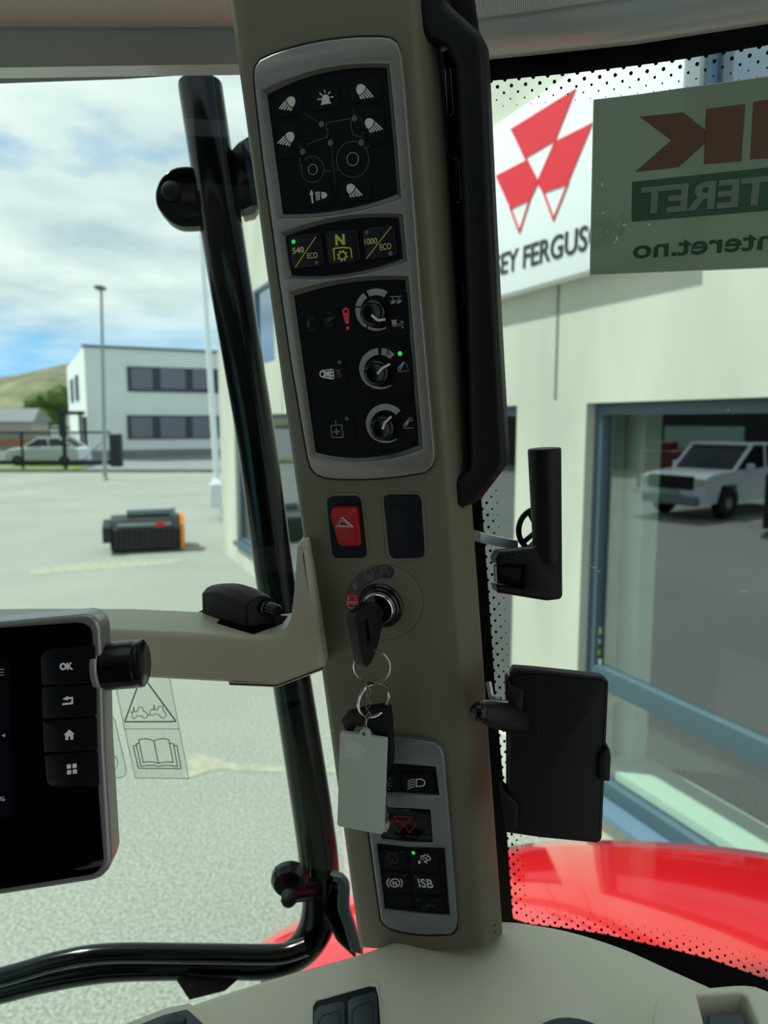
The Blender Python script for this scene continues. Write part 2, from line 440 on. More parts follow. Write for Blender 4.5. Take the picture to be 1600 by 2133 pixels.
    def sheet(s, rows, th, down):
        """grid of points (rows of equal length) thickened along 'down'"""
        nr, nc = len(rows), len(rows[0]); k = len(s.v); d = Vector(down) * th
        for rr in rows: s.v += [Vector(p) for p in rr]
        for rr in rows: s.v += [Vector(p) + d for p in rr]
        m = nr * nc
        for i in range(nr - 1):
            for j in range(nc - 1):
                q = (k + i * nc + j, k + i * nc + j + 1, k + (i + 1) * nc + j + 1, k + (i + 1) * nc + j)
                s.f.append(q); s.f.append(tuple(x + m for x in q[::-1]))
        ed = [k + j for j in range(nc)] + [k + i * nc + nc - 1 for i in range(1, nr)] + [k + (nr - 1) * nc + j for j in range(nc - 2, -1, -1)] + [k + i * nc for i in range(nr - 2, 0, -1)]
        for i in range(len(ed)):
            a, b_ = ed[i], ed[(i + 1) % len(ed)]
            s.f.append((a, a + m, b_ + m, b_))
        return s
    def out(s, name, m, parent=None, bevel=0.0, label=None, cat=None, group=None, kind=None, seg=2, recalc=True, smooth=35, base=None):
        vs = s.v
        if parent is not None: o0 = ROOT[parent.name]
        elif base is not None: o0 = Vector(base)
        else:
            xs = [v.x for v in vs]; ys = [v.y for v in vs]; zs = [v.z for v in vs]
            o0 = Vector(((min(xs) + max(xs)) / 2, (min(ys) + max(ys)) / 2, min(zs)))
        me = bpy.data.meshes.new(name)
        me.from_pydata([tuple(v - o0) for v in vs], [], s.f); me.update()
        if recalc:
            bm = bmesh.new(); bm.from_mesh(me); bmesh.ops.recalc_face_normals(bm, faces=bm.faces); bm.to_mesh(me); bm.free()
        me.polygons.foreach_set('use_smooth', [True] * len(me.polygons))
        me.set_sharp_from_angle(angle=radians(smooth))
        me.materials.append(m)
        o = bpy.data.objects.new(name, me); COL.objects.link(o)
        if parent is not None: o.parent = parent; ROOT[o.name] = o0
        else: o.location = o0; ROOT[o.name] = o0
        if bevel:
            bv = o.modifiers.new('bevel', 'BEVEL'); bv.width = bevel; bv.segments = seg; bv.limit_method = 'ANGLE'; bv.angle_limit = radians(35)
            bv.harden_normals = False
        return tag(o, label, cat, group, kind)

def rnd(pts, r, n=5):
    """round the corners of a pixel outline"""
    out = []; m = len(pts)
    rs = r if isinstance(r, (list, tuple)) else [r] * m
    for i in range(m):
        a, p, q = Vector(pts[i - 1]), Vector(pts[i]), Vector(pts[(i + 1) % m])
        rr = min(rs[i], (a - p).length * 0.48, (q - p).length * 0.48)
        s0 = p + (a - p).normalized() * rr; s1 = p + (q - p).normalized() * rr
        if rr < 0.01: out.append((p.x, p.y)); continue
        for k in range(n + 1):
            t_ = k / n; c_ = s0 * (1 - t_) ** 2 + p * 2 * t_ * (1 - t_) + s1 * t_ ** 2; out.append((c_.x, c_.y))
    return out
def bow(a, b, m, n=10):
    """arc from a to b through m (quadratic), without the end b"""
    a, b, m = Vector(a), Vector(b), Vector(m); c_ = m * 2 - (a + b) / 2
    return [tuple(a * (1 - t_) ** 2 + c_ * 2 * t_ * (1 - t_) + b * t_ ** 2) for t_ in [i / n for i in range(n)]]
def crm(pts, n=6, closed=False):
    P = [Vector(p) for p in pts]; out = []; m = len(P)
    for i in range(m if closed else m - 1):
        if closed: a, b_, c_, d = P[i - 1], P[i], P[(i + 1) % m], P[(i + 2) % m]
        else: a, b_, c_, d = P[max(0, i - 1)], P[i], P[i + 1], P[min(m - 1, i + 2)]
        for k in range(n):
            t_ = k / n
            out.append(0.5 * ((2 * b_) + (c_ - a) * t_ + (2 * a - 5 * b_ + 4 * c_ - d) * t_ * t_ + (3 * b_ - a - 3 * c_ + d) * t_ ** 3))
    if not closed: out.append(P[-1])
    return out
def circ(cx, cy, rx, ry=None, n=32, a0=0, a1=360):
    ry = ry or rx
    full = abs(a1 - a0) >= 360
    return [(cx + rx * sin(radians(a0 + (a1 - a0) * i / n)), cy - ry * cos(radians(a0 + (a1 - a0) * i / n))) for i in range(n + (0 if full else 1))]
def T(k, ox, oy, pts): return [(ox + x / k, oy + y / k) for x, y in pts]

def text(fr, s, pl, pr, hpx, z0, z1, m, parent, name, bold=0.0, flip=False, local=False, **kw):
    """text whose baseline runs from pl to pr (pixels, or frame coordinates), hpx high"""
    cu = bpy.data.curves.new('t', 'FONT'); cu.body = s; cu.offset = bold; cu.resolution_u = 3
    ob = bpy.data.objects.new('t', cu); COL.objects.link(ob)
    dg = bpy.context.evaluated_depsgraph_get(); dg.update()
    me = bpy.data.meshes.new_from_object(ob.evaluated_get(dg))
    bpy.data.objects.remove(ob)
    bm = bmesh.new(); bm.from_mesh(me); bpy.data.meshes.remove(me)
    bmesh.ops.remove_doubles(bm, verts=bm.verts, dist=1e-5)
    xs = [v.co.x for v in bm.verts]; ys = [v.co.y for v in bm.verts]
    x0, x1, y1 = min(xs), max(xs), 0.70
    if local: A, B = Vector(pl), Vector(pr); hh = hpx
    else:
        A, B = fr.hit(pl[0], pl[1], z1), fr.hit(pr[0], pr[1], z1)
        hh = abs((fr.hit(pl[0], pl[1] - hpx, z1) - A).length)
    U = (B - A); Vv = Vector((-U.y, U.x)).normalized() * hh
    if Vv.y < 0: Vv = -Vv
    def P(co, z):
        t_ = (co.x - x0) / (x1 - x0)
        if flip: t_ = 1 - t_
        q = A + U * t_ + Vv * (co.y / y1); return fr.w(q.x, q.y, z)
    mb = MB(); k = {v: i for i, v in enumerate(bm.verts)}; nv = len(k)
    mb.v = [P(v.co, z1) for v in bm.verts] + [P(v.co, z0) for v in bm.verts]
    for f in bm.faces:
        ids = [k[v] for v in f.verts]; mb.f.append(tuple(ids)); mb.f.append(tuple(i + nv for i in ids[::-1]))
    for e in bm.edges:
        if len(e.link_faces) == 1:
            a, b_ = k[e.verts[0]], k[e.verts[1]]; mb.f.append((a, b_, b_ + nv, a + nv))
    bm.free()
    return mb.out(name, m, parent, **kw)

# ================================================================== OUTSIDE: ground, street, buildings
mb = MB()
mb.add([(-90, -40, 0), (60, -40, 0), (60, 34.2, 0), (-90, 34.2, 0), (-90, -40, -.3), (60, -40, -.3), (60, 34.2, -.3), (-90, 34.2, -.3)],
       [(0, 1, 2, 3), (7, 6, 5, 4), (0, 4, 5, 1), (1, 5, 6, 2), (2, 6, 7, 3), (3, 7, 4, 0)])
mb.out('ground', ASPH, kind='structure', base=(0, 0, 0))
MB().box((0, 120, -.15), (300, 171.4, .3)).out('road', ROAD, kind='structure')
MB().box((-10, 34.35, .0), (110, .3, .26)).out('kerb', KERB, kind='structure')
MB().box((-22, 36.5, -.0), (13, 3.8, .10)).out('grass_verge', GRASS, kind='structure')

def flat_patch(pxs, m, name, label, th=0.004):
    fr = Frame((0, 0, 0), (0, 0, 1), (1, 0, 0))
    q = [at_z(x, y, th) for x, y in pxs]
    return MB().plate(fr, [[(p.x, p.y) for p in q]], 0.0005, th).out(name, m, label=label, cat='spill', kind='stuff')
flat_patch([p[:2] for p in crm([(392, 1572, 0), (430, 1572, 0), (462, 1583, 0), (500, 1592, 0), (560, 1594, 0), (640, 1599, 0), (740, 1604, 0), (730, 1611, 0), (600, 1608, 0), (520, 1607, 0), (455, 1602, 0), (420, 1612, 0), (385, 1622, 0)], 3)],
           SPILL, 'sand_streak', 'thin pale sandy streak on the asphalt beside the window decals')
flat_patch([p[:2] for p in crm([(60, 1188, 0), (180, 1172, 0), (300, 1168, 0), (385, 1166, 0), (330, 1176, 0), (240, 1184, 0), (150, 1190, 0), (70, 1198, 0)], 3)],
           SPILL, 'sand_streak', 'faint wide sandy stain on the asphalt in front of the sweeper')

# ---- dealer building wall
vpd = ray(122, 878); vpd.z = 0; vpd.normalize()
G0 = at_z(465, 1150, 0)
WF = Frame(G0, vpd.cross(Vector((0, 0, 1))) if vpd.cross(Vector((0, 0, 1))).dot(C - G0) > 0 else -vpd.cross(Vector((0, 0, 1))), -vpd)
if WF.y.z < 0: WF = Frame(G0, WF.n, vpd)
wx = lambda px, py=900, z=0: WF.hit(px, py, z).x
LEN = 19.0; TOP = 5.6
def rect(x0, x1, y0, y1): return [(x0, y0), (x1, y0), (x1, y1), (x0, y1)]
XB = wx(1220)
wins = {'far_low': (wx(488), wx(640), .38, 2.5), 'near_low': (wx(905), wx(1076), .28, 2.5), 'big': (XB, XB + 5.2, .28, 2.5),
        'far_up': (wx(533), wx(575), WF.hit(575, 750).y, WF.hit(560, 585).y), 'near_up': (wx(1424), wx(1424) + 3.4, 3.3, 4.9)}
MB().plate(WF, [rect(0, LEN, 0, TOP)] + [rect(*w) for w in wins.values()], -.28, 0, 0.0).out('wall_dealer', CONC, kind='structure')
mb = MB(); mb.box(WF.w(LEN / 2, TOP + .08, -.12), (LEN + .1, .16, .4), Matrix((WF.x, WF.y, WF.n)).transposed()).out('trim_1', FRAMEB, kind='structure')
RW = Matrix((WF.x, WF.y, WF.n)).transposed()
mb = MB()
for px in (1155, 1010, 700, 590):
    mb.box(WF.w(wx(px), 2.98, .001), (.022, .9, .006), RW)
mb.box(WF.w(wx(1155) + 2.2, 1.4, .001), (.022, 2.8, .006), RW)
mb.out('trim_2', JOINT, kind='structure')
# end wall and back of the showroom
MB().box(WF.w(0.14, TOP / 2, -3.3), (.28, TOP, 6.0), RW).out('wall_far_end', CONC, kind='structure')
MB().box(WF.w(LEN / 2, TOP / 2, -6.4), (LEN, TOP, .2), RW).out('wall_back', SHOWW, kind='structure')
MB().box(WF.w(LEN / 2, .05, -3.3), (LEN - .3, .1, 6.0), RW).out('floor', SHOWF, kind='structure')
MB().box(WF.w(LEN / 2, 2.95, -3.3), (LEN - .3, .1, 6.0), RW).out('ceiling_showroom', SHOWW, kind='structure')
MB().box(WF.w(LEN / 2, TOP - .1, -3.3), (LEN - .1, .12, 6.0), RW).out('roof_dealer', SHOWW, kind='structure')
MB().box(WF.w(LEN - .1, TOP / 2, -3.3), (.2, TOP, 6.0), RW).out('wall_near_end', SHOWW, kind='structure')
k = 1
for nm, (x0, x1, y0, y1) in wins.items():
    fw = .065; zf = -.06
    holes = [rect(x0 + fw, x1 - fw, y0 + fw, y1 - fw)]
    if nm == 'big': holes = [rect(x0 + fw, x1 - fw, y0 + fw + .03, .90), rect(x0 + fw, x1 - fw, 1.02, y1 - fw)]
    if nm.endswith('up'): fw = .035; zf = -.012; holes = [rect(x0 + fw, x1 - fw, y0 + fw, y1 - fw)]
    g = BLUEGLASS if nm.endswith('up') else SHOPGLASS
    wf_ = MB().plate(WF, [rect(x0, x1, y0, y1)] + holes, zf - .07, zf, .006).out('window_%d' % k, SILL if nm.endswith('up') else FRAMEB, kind='structure')
    for h in holes:
        (a, c_), (b_, d) = h[0], h[2]
        MB().box(WF.w((a + b_) / 2, (c_ + d) / 2, zf - .045), (b_ - a + .02, d - c_ + .02, .012), RW).out('window_pane', g, wf_)
    k += 1
x0, x1, y0, y1 = wins['big']
MB().box(WF.w((x0 + x1) / 2, y0 - .01, -.01), (x1 - x0 + .04, .03, .16), RW).out('trim_3', SILL, kind='structure')
MB().box(WF.w((x0 + x1) / 2, .34, -.33), (x1 - x0, .10, .30), RW).out('trim_4', INTW, kind='structure')
x0, x1, y0, y1 = wins['far_low']
MB().box(WF.w((x0 + x1) / 2, y0 - .01, -.01), (x1 - x0 + .04, .05, .16), RW).out('trim_5', FRAMEB, kind='structure')
cx = wx(1310, 1100, -.36)
MB().box(WF.w(cx, 1.45, -.42), (.20, 2.7, .12), RW).out('trim_6', INTW, kind='structure')
# window stickers on the left jamb of the big pane
for py, m_, nm, lb in ((1312, YELW, 'yellow_sticker', 'small yellow square sticker at the top of the window jamb stickers'),
                       (1336, ICON, 'white_sticker', 'small white round sticker below the yellow square one'),
                       (1359, YEL, 'yellow_sticker', 'small yellow round sticker on the window jamb'),
                       (1378, ICON, 'white_sticker', 'small white square sticker lowest on the window jamb')):
    mb = MB()
    if 'round' in lb: mb.pplate(WF, [circ(1239, py, 11, 9, 16)], -.094, -.09)
    else: mb.pplate(WF, [[(1228, py - 9), (1252, py - 5), (1251, py + 10), (1227, py + 6)]], -.094, -.09)
    mb.out(nm, m_, label=lb, cat='sticker')

# ---- dealer sign
sx1 = wx(1422)
sg = thing('dealer_sign', 'white sign board on the concrete wall with red triangle emblem and dark lettering', 'sign', WF.w(sx1 - 2, 3.27, .1))
SB, ST = WF.hit(1130, 591, .1).y, (WF.hit(1020, 262, .1).y + WF.hit(1187, 160, .1).y) / 2
MB().plate(WF, [rect(wx(860), sx1, SB, ST)], .004, .10, .01).out('sign_board', SIGNW, sg)
z1 = .106
mb = MB()
for p in ([(1199, 184), (1156, 292), (1092, 330), (1064, 268)], [(1234, 255), (1182, 381), (1131, 399), (1119, 379), (1156, 294)],
          [(1032, 366), (1094, 334), (1119, 379), (1103, 414), (1062, 433)]):
    mb.pplate(WF, [p], .1, z1)
mb.out('emblem', SIGNR, sg)
mb = MB()
for p in ([(1064, 268), (1119, 379), (1156, 294)], [(1062, 433), (1081, 483), (1103, 414)], [(1131, 399), (1152, 457), (1182, 381)], [(1103, 414), (1119, 379), (1131, 399)]):
    mb.stroke(WF, p, 2.2, .1, z1 + .001, closed=len(p) == 3 and p[0] != (1103, 414))
mb.out('emblem_outline', SIGNR, sg)
a = WF.hit(1036, 574, z1); b_ = WF.hit(1237, 517, z1)
dd = (b_.x - a.x)
text(WF, 'MASSEY FERGUSON', (a.x - dd * .40, a.y + (a.y - b_.y) * .4), (b_.x + dd * .23, b_.y), .125, .1, z1, SIGNK, sg, 'lettering', local=True, bold=0.012)

# ---- far office building
far = thing('office_building', 'white two storey flat roofed office block with two bands of dark windows', 'building', at_z(182, 958, 0))
P_ = at_z(182, 958, 0); Dy = P_.y
A = Vector((at(182, 878, 1).x * 0 + ray(182, 878).x / ray(182, 878).y * 45, 45, 0))
def gx(px, Y): r = ray(px, 878); return r.x / r.y * Y
A = Vector((gx(182, 45), 45, 0)); Bc = Vector((gx(640, 52), 52, 0)); Cc = Vector((gx(145, 62), 62, 0))
FF = Frame(A, Vector((0, 0, 1)).cross(Bc - A) * -1 if (Vector((0, 0, 1)).cross(Bc - A)).y > 0 else Vector((0, 0, 1)).cross(Bc - A), Bc - A)
if FF.y.z < 0: FF = Frame(A, FF.n, A - Bc)
w_ = (Bc - A).length; hB = 6.95
mb = MB(); D2 = Cc - A
mb.hexa([A, Bc, Bc + D2, Cc], [p + Vector((0, 0, hB)) for p in (A, Bc, Bc + D2, Cc)])
mb.out('building_wall', FARW, far)
R3 = Matrix((FF.x, FF.y, FF.n)).transposed()
mb = MB(); mb.box(FF.w(w_ / 2, hB + .06, -.1), (w_ + .2, .14, .4), R3).out('roof_edge', SILVD, far)
mb = MB(); mb.box(FF.w(w_ / 2, .35, .05), (w_, .5, .12), R3).out('plinth', ROAD, far)
for (ya, yb) in ((763, 815), (865, 915)):
    a = FF.hit(264, ya); b_ = FF.hit(600, yb); c_ = FF.hit(264, yb)
    wdw = MB().plate(FF, [rect(a.x, b_.x, c_.y, a.y)], .02, .08).out('window_band', FARK, far)
    mb = MB()
    for xa, xb in ((272, 318), (333, 386), (400, 446), (462, 505), (520, 570)):
        a = FF.hit(xa, ya + 4); b_ = FF.hit(xb, yb - 4)
        mb.plate(FF, [rect(a.x, b_.x, b_.y if b_.y < a.y else a.y, c_.y + (a.y - c_.y))], .08, .10)
        mb2 = mb
    mb.out('blind', FARP, wdw)
# side windows and doorway
SF = Frame(A, (-(Cc - A).y if -(Cc - A).y < 0 else (Cc - A).y, 0, 0), (0, 0, 1))
n_ = Vector(((A - Cc).y, -(A - Cc).x, 0)); n_ = n_ if n_.x < 0 else -n_
SF = Frame(Cc, n_, A - Cc)
if SF.y.z < 0: SF = Frame(Cc, n_, Cc - A)
sw = (A - Cc).length; R4 = Matrix((SF.x, SF.y, SF.n)).transposed()
for (f0, y0, y1) in ((.32, 3.9, 5.6), (.62, 3.9, 5.6), (.72, 0.2, 2.9)):
    MB().box(SF.w(sw * f0, (y0 + y1) / 2, .04), (sw * .14, y1 - y0, .1), R4).out('side_window', FARK, far)

# ---- poles
def pole(pb, ptop_y, pxtop, r, Y, m, name, lab, head=False):
    b0 = Vector((gx(pb, Y), Y, 0)); rr = ray(pxtop, ptop_y); tt = C + rr * (Y / rr.y)
    th = thing(name, lab, 'pole', b0)
    MB().tube([b0, b0.lerp(tt, .5), tt], [r, r * .85, r * .6], 12).out('shaft', m, th)
    MB().lathe(b0, (0, 0, 1), [(r * 1.7, 0), (r * 1.7, .06), (r * 1.2, .1)], 16).out('base', m, th)
    mb = MB()
    if head: mb.box(tt + Vector((0, -.1, .02)), (.30, .5, .12))
    else: mb.ball(tt, r * 1.3, 12)
    mb.out('lamp_head' if head else 'finial', SILVD if head else m, th)
pole(213, 602, 211, .085, 29.5, POLE, 'street_lamp', 'thin grey street lamp pole in front of the white office block', True)
pole(449, 390, 412, .13, 29.0, POLEW, 'flagpole', 'white flagpole beside the black tube, in front of the far office block')

# ---- sliding gate
Yf = 36.0
fz = lambda py: EYE - (py - 878) / F * Yf * 1.0
x0, x1 = gx(-60, Yf), gx(228, Yf)
ft, fb = EYE - .42 - .12, .28
gt = thing('sliding_gate', 'long black steel bar gate along the street', 'gate', ((x0 + x1) / 2, Yf, .05))
MB().box(((x0 + x1) / 2, Yf, ft), (x1 - x0, .08, .10)).out('top_rail', FENCE, gt)
MB().box(((x0 + x1) / 2, Yf, fb + .08), (x1 - x0, .10, .22)).out('bottom_rail', FENCE, gt)
mb = MB(); nb_ = 64
for i in range(nb_):
    x = x0 + (x1 - x0) * (i + .5) / nb_
    if x < gx(160, Yf): mb.box((x, Yf, (ft + fb) / 2), (.028, .03, ft - fb))
mb.out('bars', FENCE, gt)
mb = MB(); mb.tube([(gx(165, Yf), Yf, fb + .1), (gx(232, Yf), Yf, ft)], .02, 8).out('brace', FENCE, gt)
for px, h, w2 in ((133, ft + .15, .16), (44, ft, .07)):
    MB().box((gx(px, Yf), Yf - .08, h / 2), (w2, .14, h)).out('post', FENCE, gt)
tag(MB().box((gx(241, Yf), Yf - .1, .98), (.52, .45, 1.62)).out('gate_motor_post', FENCE, bevel=.03), 'black motor post closing the right end of the street gate', 'post')
p = thing('gate_portal', 'dark square gate portal behind the white car', 'gate', (gx(128, 43), 43, 0))
MB().box((gx(130, 43), 43, 1.5), (.35, .3, 3.0)).out('post', FENCE, p)
MB().box((gx(152, 43), 43, 2.9), (1.4, .2, .22)).out('crossbar', FENCE, p)
MB().box((gx(177, 43), 43, 1.35), (.16, .2, 2.7)).out('post', FENCE, p)

# ---- vehicles
def wheel(mbt, mbr, c_, r, wd, ax):
    a = Vector(ax).normalized()
    mbt.lathe(Vector(c_) - a * wd / 2, a, [(r * .62, 0), (r * .95, 0), (r, wd * .2), (r, wd * .8), (r * .95, wd), (r * .62, wd)], 24)
    mbr.lathe(Vector(c_) - a * wd * .52, a, [(r * .3, 0), (r * .62, wd * .08), (r * .62, wd * .96), (r * .3, wd * 1.04)], 10)
def car(name, lab, loc, heading, prof, cab, L_, Wd, wz, wxs, wr, bodym, extra=None):
    """prof: side profile of the body (x from front to rear, z); cab: glasshouse profile"""
    h = Vector((cos(heading), sin(heading), 0)); s_ = Vector((-sin(heading), cos(heading), 0)); o = Vector(loc)
    th = thing(name, lab, 'car', loc)
    fr = Frame(o, s_, -h)
    if fr.y.z < 0: fr = Frame(o, s_, h)
    sg_ = 1 if fr.x.dot(h) < 0 else -1
    P = [(sg_ * x - sg_ * L_ / 2, z) for x, z in prof]
    MB().plate(fr, [P], -Wd / 2, Wd / 2, .10, 4).out('body', bodym, th, bevel=.06, seg=3)
    Q = [(sg_ * x - sg_ * L_ / 2, z) for x, z in cab]
    MB().plate(fr, [Q], -Wd / 2 + .10, Wd / 2 - .10, .05, 2).out('windows', CARG, th)
    xs = [q[0] for q in Q]; zt = max(z for x, z in cab)
    tops = [q for q in Q if q[1] > zt - .12]
    xa, xb = min(q[0] for q in tops), max(q[0] for q in tops)
    R = Matrix((fr.x, fr.y, fr.n)).transposed()
    MB().box(fr.w((xa + xb) / 2, zt + .015, 0), (xb - xa + .1, .07, Wd - .24), R).out('roof', bodym, th, bevel=.03)
    lows = [q for q in Q if q[1] < zt - .3]
    for sd in (-1, 1):
        for qa, qb in ((min(lows)[:2], min(tops)), (max(lows)[:2], max(tops)), (((xa + xb) / 2 + .1, min(q[1] for q in Q)), ((xa + xb) / 2, zt))):
            MB().tube([fr.w(qa[0], qa[1], sd * (Wd / 2 - .09)), fr.w(qb[0], qb[1], sd * (Wd / 2 - .11))], .045, 8).out('window_pillar', bodym, th)
    for x in wxs:
        for sd in (-1, 1):
            mt, mr = MB(), MB()
            wheel(mt, mr, fr.w(sg_ * x - sg_ * L_ / 2, wr, sd * (Wd / 2 - .10)), wr, .24, fr.n * sd)
            w_o = mt.out('wheel', TYRE, th); mr.out('rim', RIM, w_o)
    if extra: extra(th, fr, sg_, L_, Wd, R)
    return th
car('hatchback_car', 'white parked hatchback behind the black street gate', (gx(92, 39), 39.3, .0), pi, [(0, .35), (0, .75), (.35, .95), (1.1, 1.05), (3.6, 1.1), (4.0, .95), (4.05, .4), (3.9, .3), (.2, .28)],
    [(.95, 1.0), (1.75, 1.45), (3.0, 1.5), (3.75, 1.05)], 4.05, 1.75, .3, (.75, 3.25), .31, CARW)
def pick_extra(th, fr, sg_, L_, Wd, R):
    f = lambda x: sg_ * x - sg_ * L_ / 2
    MB().box(fr.w(f(.0), .92, 0), (.10, .34, 1.25), R).out('grille', BLKM, th, bevel=.03)
    MB().box(fr.w(f(-.02), .48, 0), (.16, .22, 1.55), R).out('bumper_insert', MACHG, th, bevel=.03)
    MB().box(fr.w(f(-.07), .66, 0), (.03, .11, .52), R).out('number_plate', PALEW, th)
    for sd in (-1, 1):
        MB().box(fr.w(f(.12), .95, sd * .76), (.3, .20, .28), R).out('headlight', ICON, th, bevel=.05)
        MB().box(fr.w(f(1.75), 1.25, sd * (Wd / 2 + .1)), (.12, .2, .2), R).out('mirror', CARW, th, bevel=.04)
car('pickup_truck', 'white pickup truck parked across the yard, seen reflected in the big shop window', (-15.6, 8.15, 0), radians(14),
    [(0, .42), (0, 1.02), (.25, 1.12), (1.45, 1.2), (3.6, 1.25), (5.3, 1.2), (5.35, .5), (4.7, .42), (4.5, .85), (3.9, .85), (3.7, .42), (1.5, .42), (1.35, .85), (.7, .85), (.5, .42)],
    [(1.35, 1.18), (2.1, 1.78), (3.3, 1.8), (3.65, 1.22)], 5.35, 1.86, .4, (1.02, 4.2), .40, CARW, pick_extra)
# small trailer half hidden behind the building corner
p = at_z(452, 1082, 0)
tr = thing('white_trailer', 'white box trailer with red lamp half hidden behind the building corner', 'trailer', p)
MB().box(p + Vector((.55, .3, .62)), (1.3, 1.2, .62)).out('trailer_box', CARW, tr, bevel=.04)
MB().box(p + Vector((.35, -.32, .24)), (.16, .05, .12)).out('rear_lamp', REDO, tr)
MB().lathe(p + Vector((.1, .3, .25)), (1, 0, 0), [(.1, 0), (.25, 0), (.25, .16), (.1, .16)], 20).out('wheel', TYRE, tr)

# ---- sweeper attachment on the yard
p = at_z(310, 1150, 0)
sw_ = thing('sweeper_attachment', 'black road sweeper attachment with an orange end plate standing on the asphalt', 'sweeper', p)
hw = .66
fr = Frame(p, (1, 0, 0), (0, 1, 0))
prof = [(-.02, .06), (-.02, .42), (.14, .58), (.5, .64), (.95, .6), (1.0, .1)]
MB().plate(fr, [prof], -hw, hw - .08, .02).out('hopper', MACH, sw_)
mb = MB()
for i in range(13): mb.box(p + Vector((-hw + .05 + i * .095, -.035, .25)), (.03, .03, .40))
mb.out('brush_flaps', TYRE, sw_)
MB().lathe(p + Vector((-hw + .02, .2, .2)), (1, 0, 0), [(.05, 0), (.19, 0), (.19, 1.2), (.05, 1.2)], 24).out('brush_roll', RUBBER, sw_)
MB().plate(fr, [[(-.05, .05), (-.05, .5), (.1, .64), (.5, .66), (.6, .1)]], hw - .08, hw - .01, .01).out('end_plate', ORANGE, sw_)
MB().plate(fr, [[(-.12, .22), (-.1, .5), (.3, .6), (.6, .4), (.5, .2)]], -hw - .12, -hw + .02, .01).out('left_cover', MACH, sw_)
mb = MB(); mb.box(p + Vector((-.05, .06, .50)), (.95, .10, .06)).out('front_rail', MACHG, sw_, bevel=.01)
mb = MB(); mb.box(p + Vector((.02, .5, .70)), (.8, .16, .09)); mb.tube([p + Vector((.45, .3, .66)), p + Vector((.45, .3, .78))], .05, 12)
mb.out('hitch_frame', MACHG, sw_, bevel=.01)
MB().box(p + Vector((.22, .0, .50)), (.15, .03, .1)).out('warning_label', REDO, sw_)
sw_.rotation_euler = (0, 0, radians(17))

# ---- hill, trees, houses
mb = MB(); rows = []
for j in range(14):
    row = []
    for i in range(46):
        x = -560 + i * 14; v = j / 13; Y = 330 + j * 16
        u = (x + 560) / 630
        hh = 14 + 34 * math.exp(-((x + 175) / 75) ** 2) + 15 * math.exp(-((x + 320) / 90) ** 2)
        row.append(Vector((x, Y, hh * sin(v * pi / 2) ** 1.2 + noise.noise(Vector((x * .02, Y * .03, 0))) * 5 * v)))
    rows.append(row)
mb.sheet(rows, 3, (0, 0, -1)).out('hill', HILLM, kind='structure', recalc=False)
def leafball(mb, c_, r, n=14):
    k = len(mb.v); mb.ball(c_, r, n, (1, 1, .8))
    for i in range(k, len(mb.v)):
        d = mb.v[i] - Vector(c_); mb.v[i] = Vector(c_) + d * (1 + .35 * noise.noise(mb.v[i] * (1.6 / r)))
for px, w2, h2, lb in ((100, 2.9, 5.4, 'rounded olive green tree left of the white office block'), (126, 1.7, 6.6, 'taller narrow tree beside the corner of the office block'), (66, 2.0, 3.0, 'low dark bush between the houses')):
    YT = {100: 74, 126: 80, 66: 68}[px]; x = gx(px, YT); tr_ = thing('tree', lb, 'tree', (x, YT, 0))
    mb = MB()
    for i in range(6): leafball(mb, (x + random.uniform(-.5, .5) * w2, YT + random.uniform(-.6, .6), h2 * (.55 + .35 * random.random())), w2 * random.uniform(.45, .7))
    mb.out('crown', TREE, tr_); MB().tube([(x, YT, 0), (x, YT, h2 * .6)], .16, 8).out('trunk', HWALL, tr_)
for px, lb in ((8, 'pale low house furthest left under the hill'), (42, 'small grey roofed house behind the white car')):
    YH = 92 if px == 8 else 62; x = gx(px, YH); hs = thing('house', lb, 'house', (x, YH, 0))
    MB().box((x, YH, 1.2), (3.4, 3, 2.4)).out('house_wall', HWALL, hs)
    q = [Vector((x - 2, YH - 1.8, 2.4)), Vector((x + 2, YH - 1.8, 2.4)), Vector((x + 2, YH + 1.8, 2.4)), Vector((x - 2, YH + 1.8, 2.4))]
    MB().add(q + [Vector((x - 1.7, YH, 3.5)), Vector((x + 1.7, YH, 3.5))], [(0, 1, 5, 4), (2, 3, 4, 5), (0, 4, 3), (1, 2, 5), (3, 2, 1, 0)]).out('roof', HROOF, hs)
x = gx(45, 50); MB().box((x, 50, .95), (7, .12, .5)).out('orange_barrier', mat('dull_orange_board', (176, 120, 80), .8), label='dull orange board fence behind the white hatchback', cat='fence')

# ---- things across the yard that show only as reflections
MB().box((-34, 12, 3.6), (9, 46, 7.2)).out('storage_hall', HALL, label='dark storage hall across the yard, reflected in the shop window', cat='building')
MB().box((-27, 12.6, 1.72), (.3, 3.2, .95)).out('pale_container', PALEW, label='pale green panel in front of the dark hall, reflected in the shop window', cat='panel')
MB().box((-11.6, 5.6, .75), (.12, .5, .5)).out('orange_marker_board', ORANGE, label='orange marker board by the dark machine, reflected at the right edge of the shop window', cat='sign')
for i, (xx, yy, hh, m_, lb) in enumerate(((-20.5, 11.8, 1.3, REDK, 'red implement beside the pickup'), (-12.6, 5.75, 1.2, MACH, 'dark machine near the pickup bonnet'))):
    mb = MB(); mb.box((xx, yy, hh / 2 + .1), (1.4, 1.3, hh)); mb.box((xx, yy, hh + .25), (.8, .7, .3)); mb.tube([(xx - .9, yy, .4), (xx + .9, yy, .4)], .12, 10)
    mb.out('farm_implement', m_, label=lb + ', reflected in the shop window', cat='machine', bevel=.03)

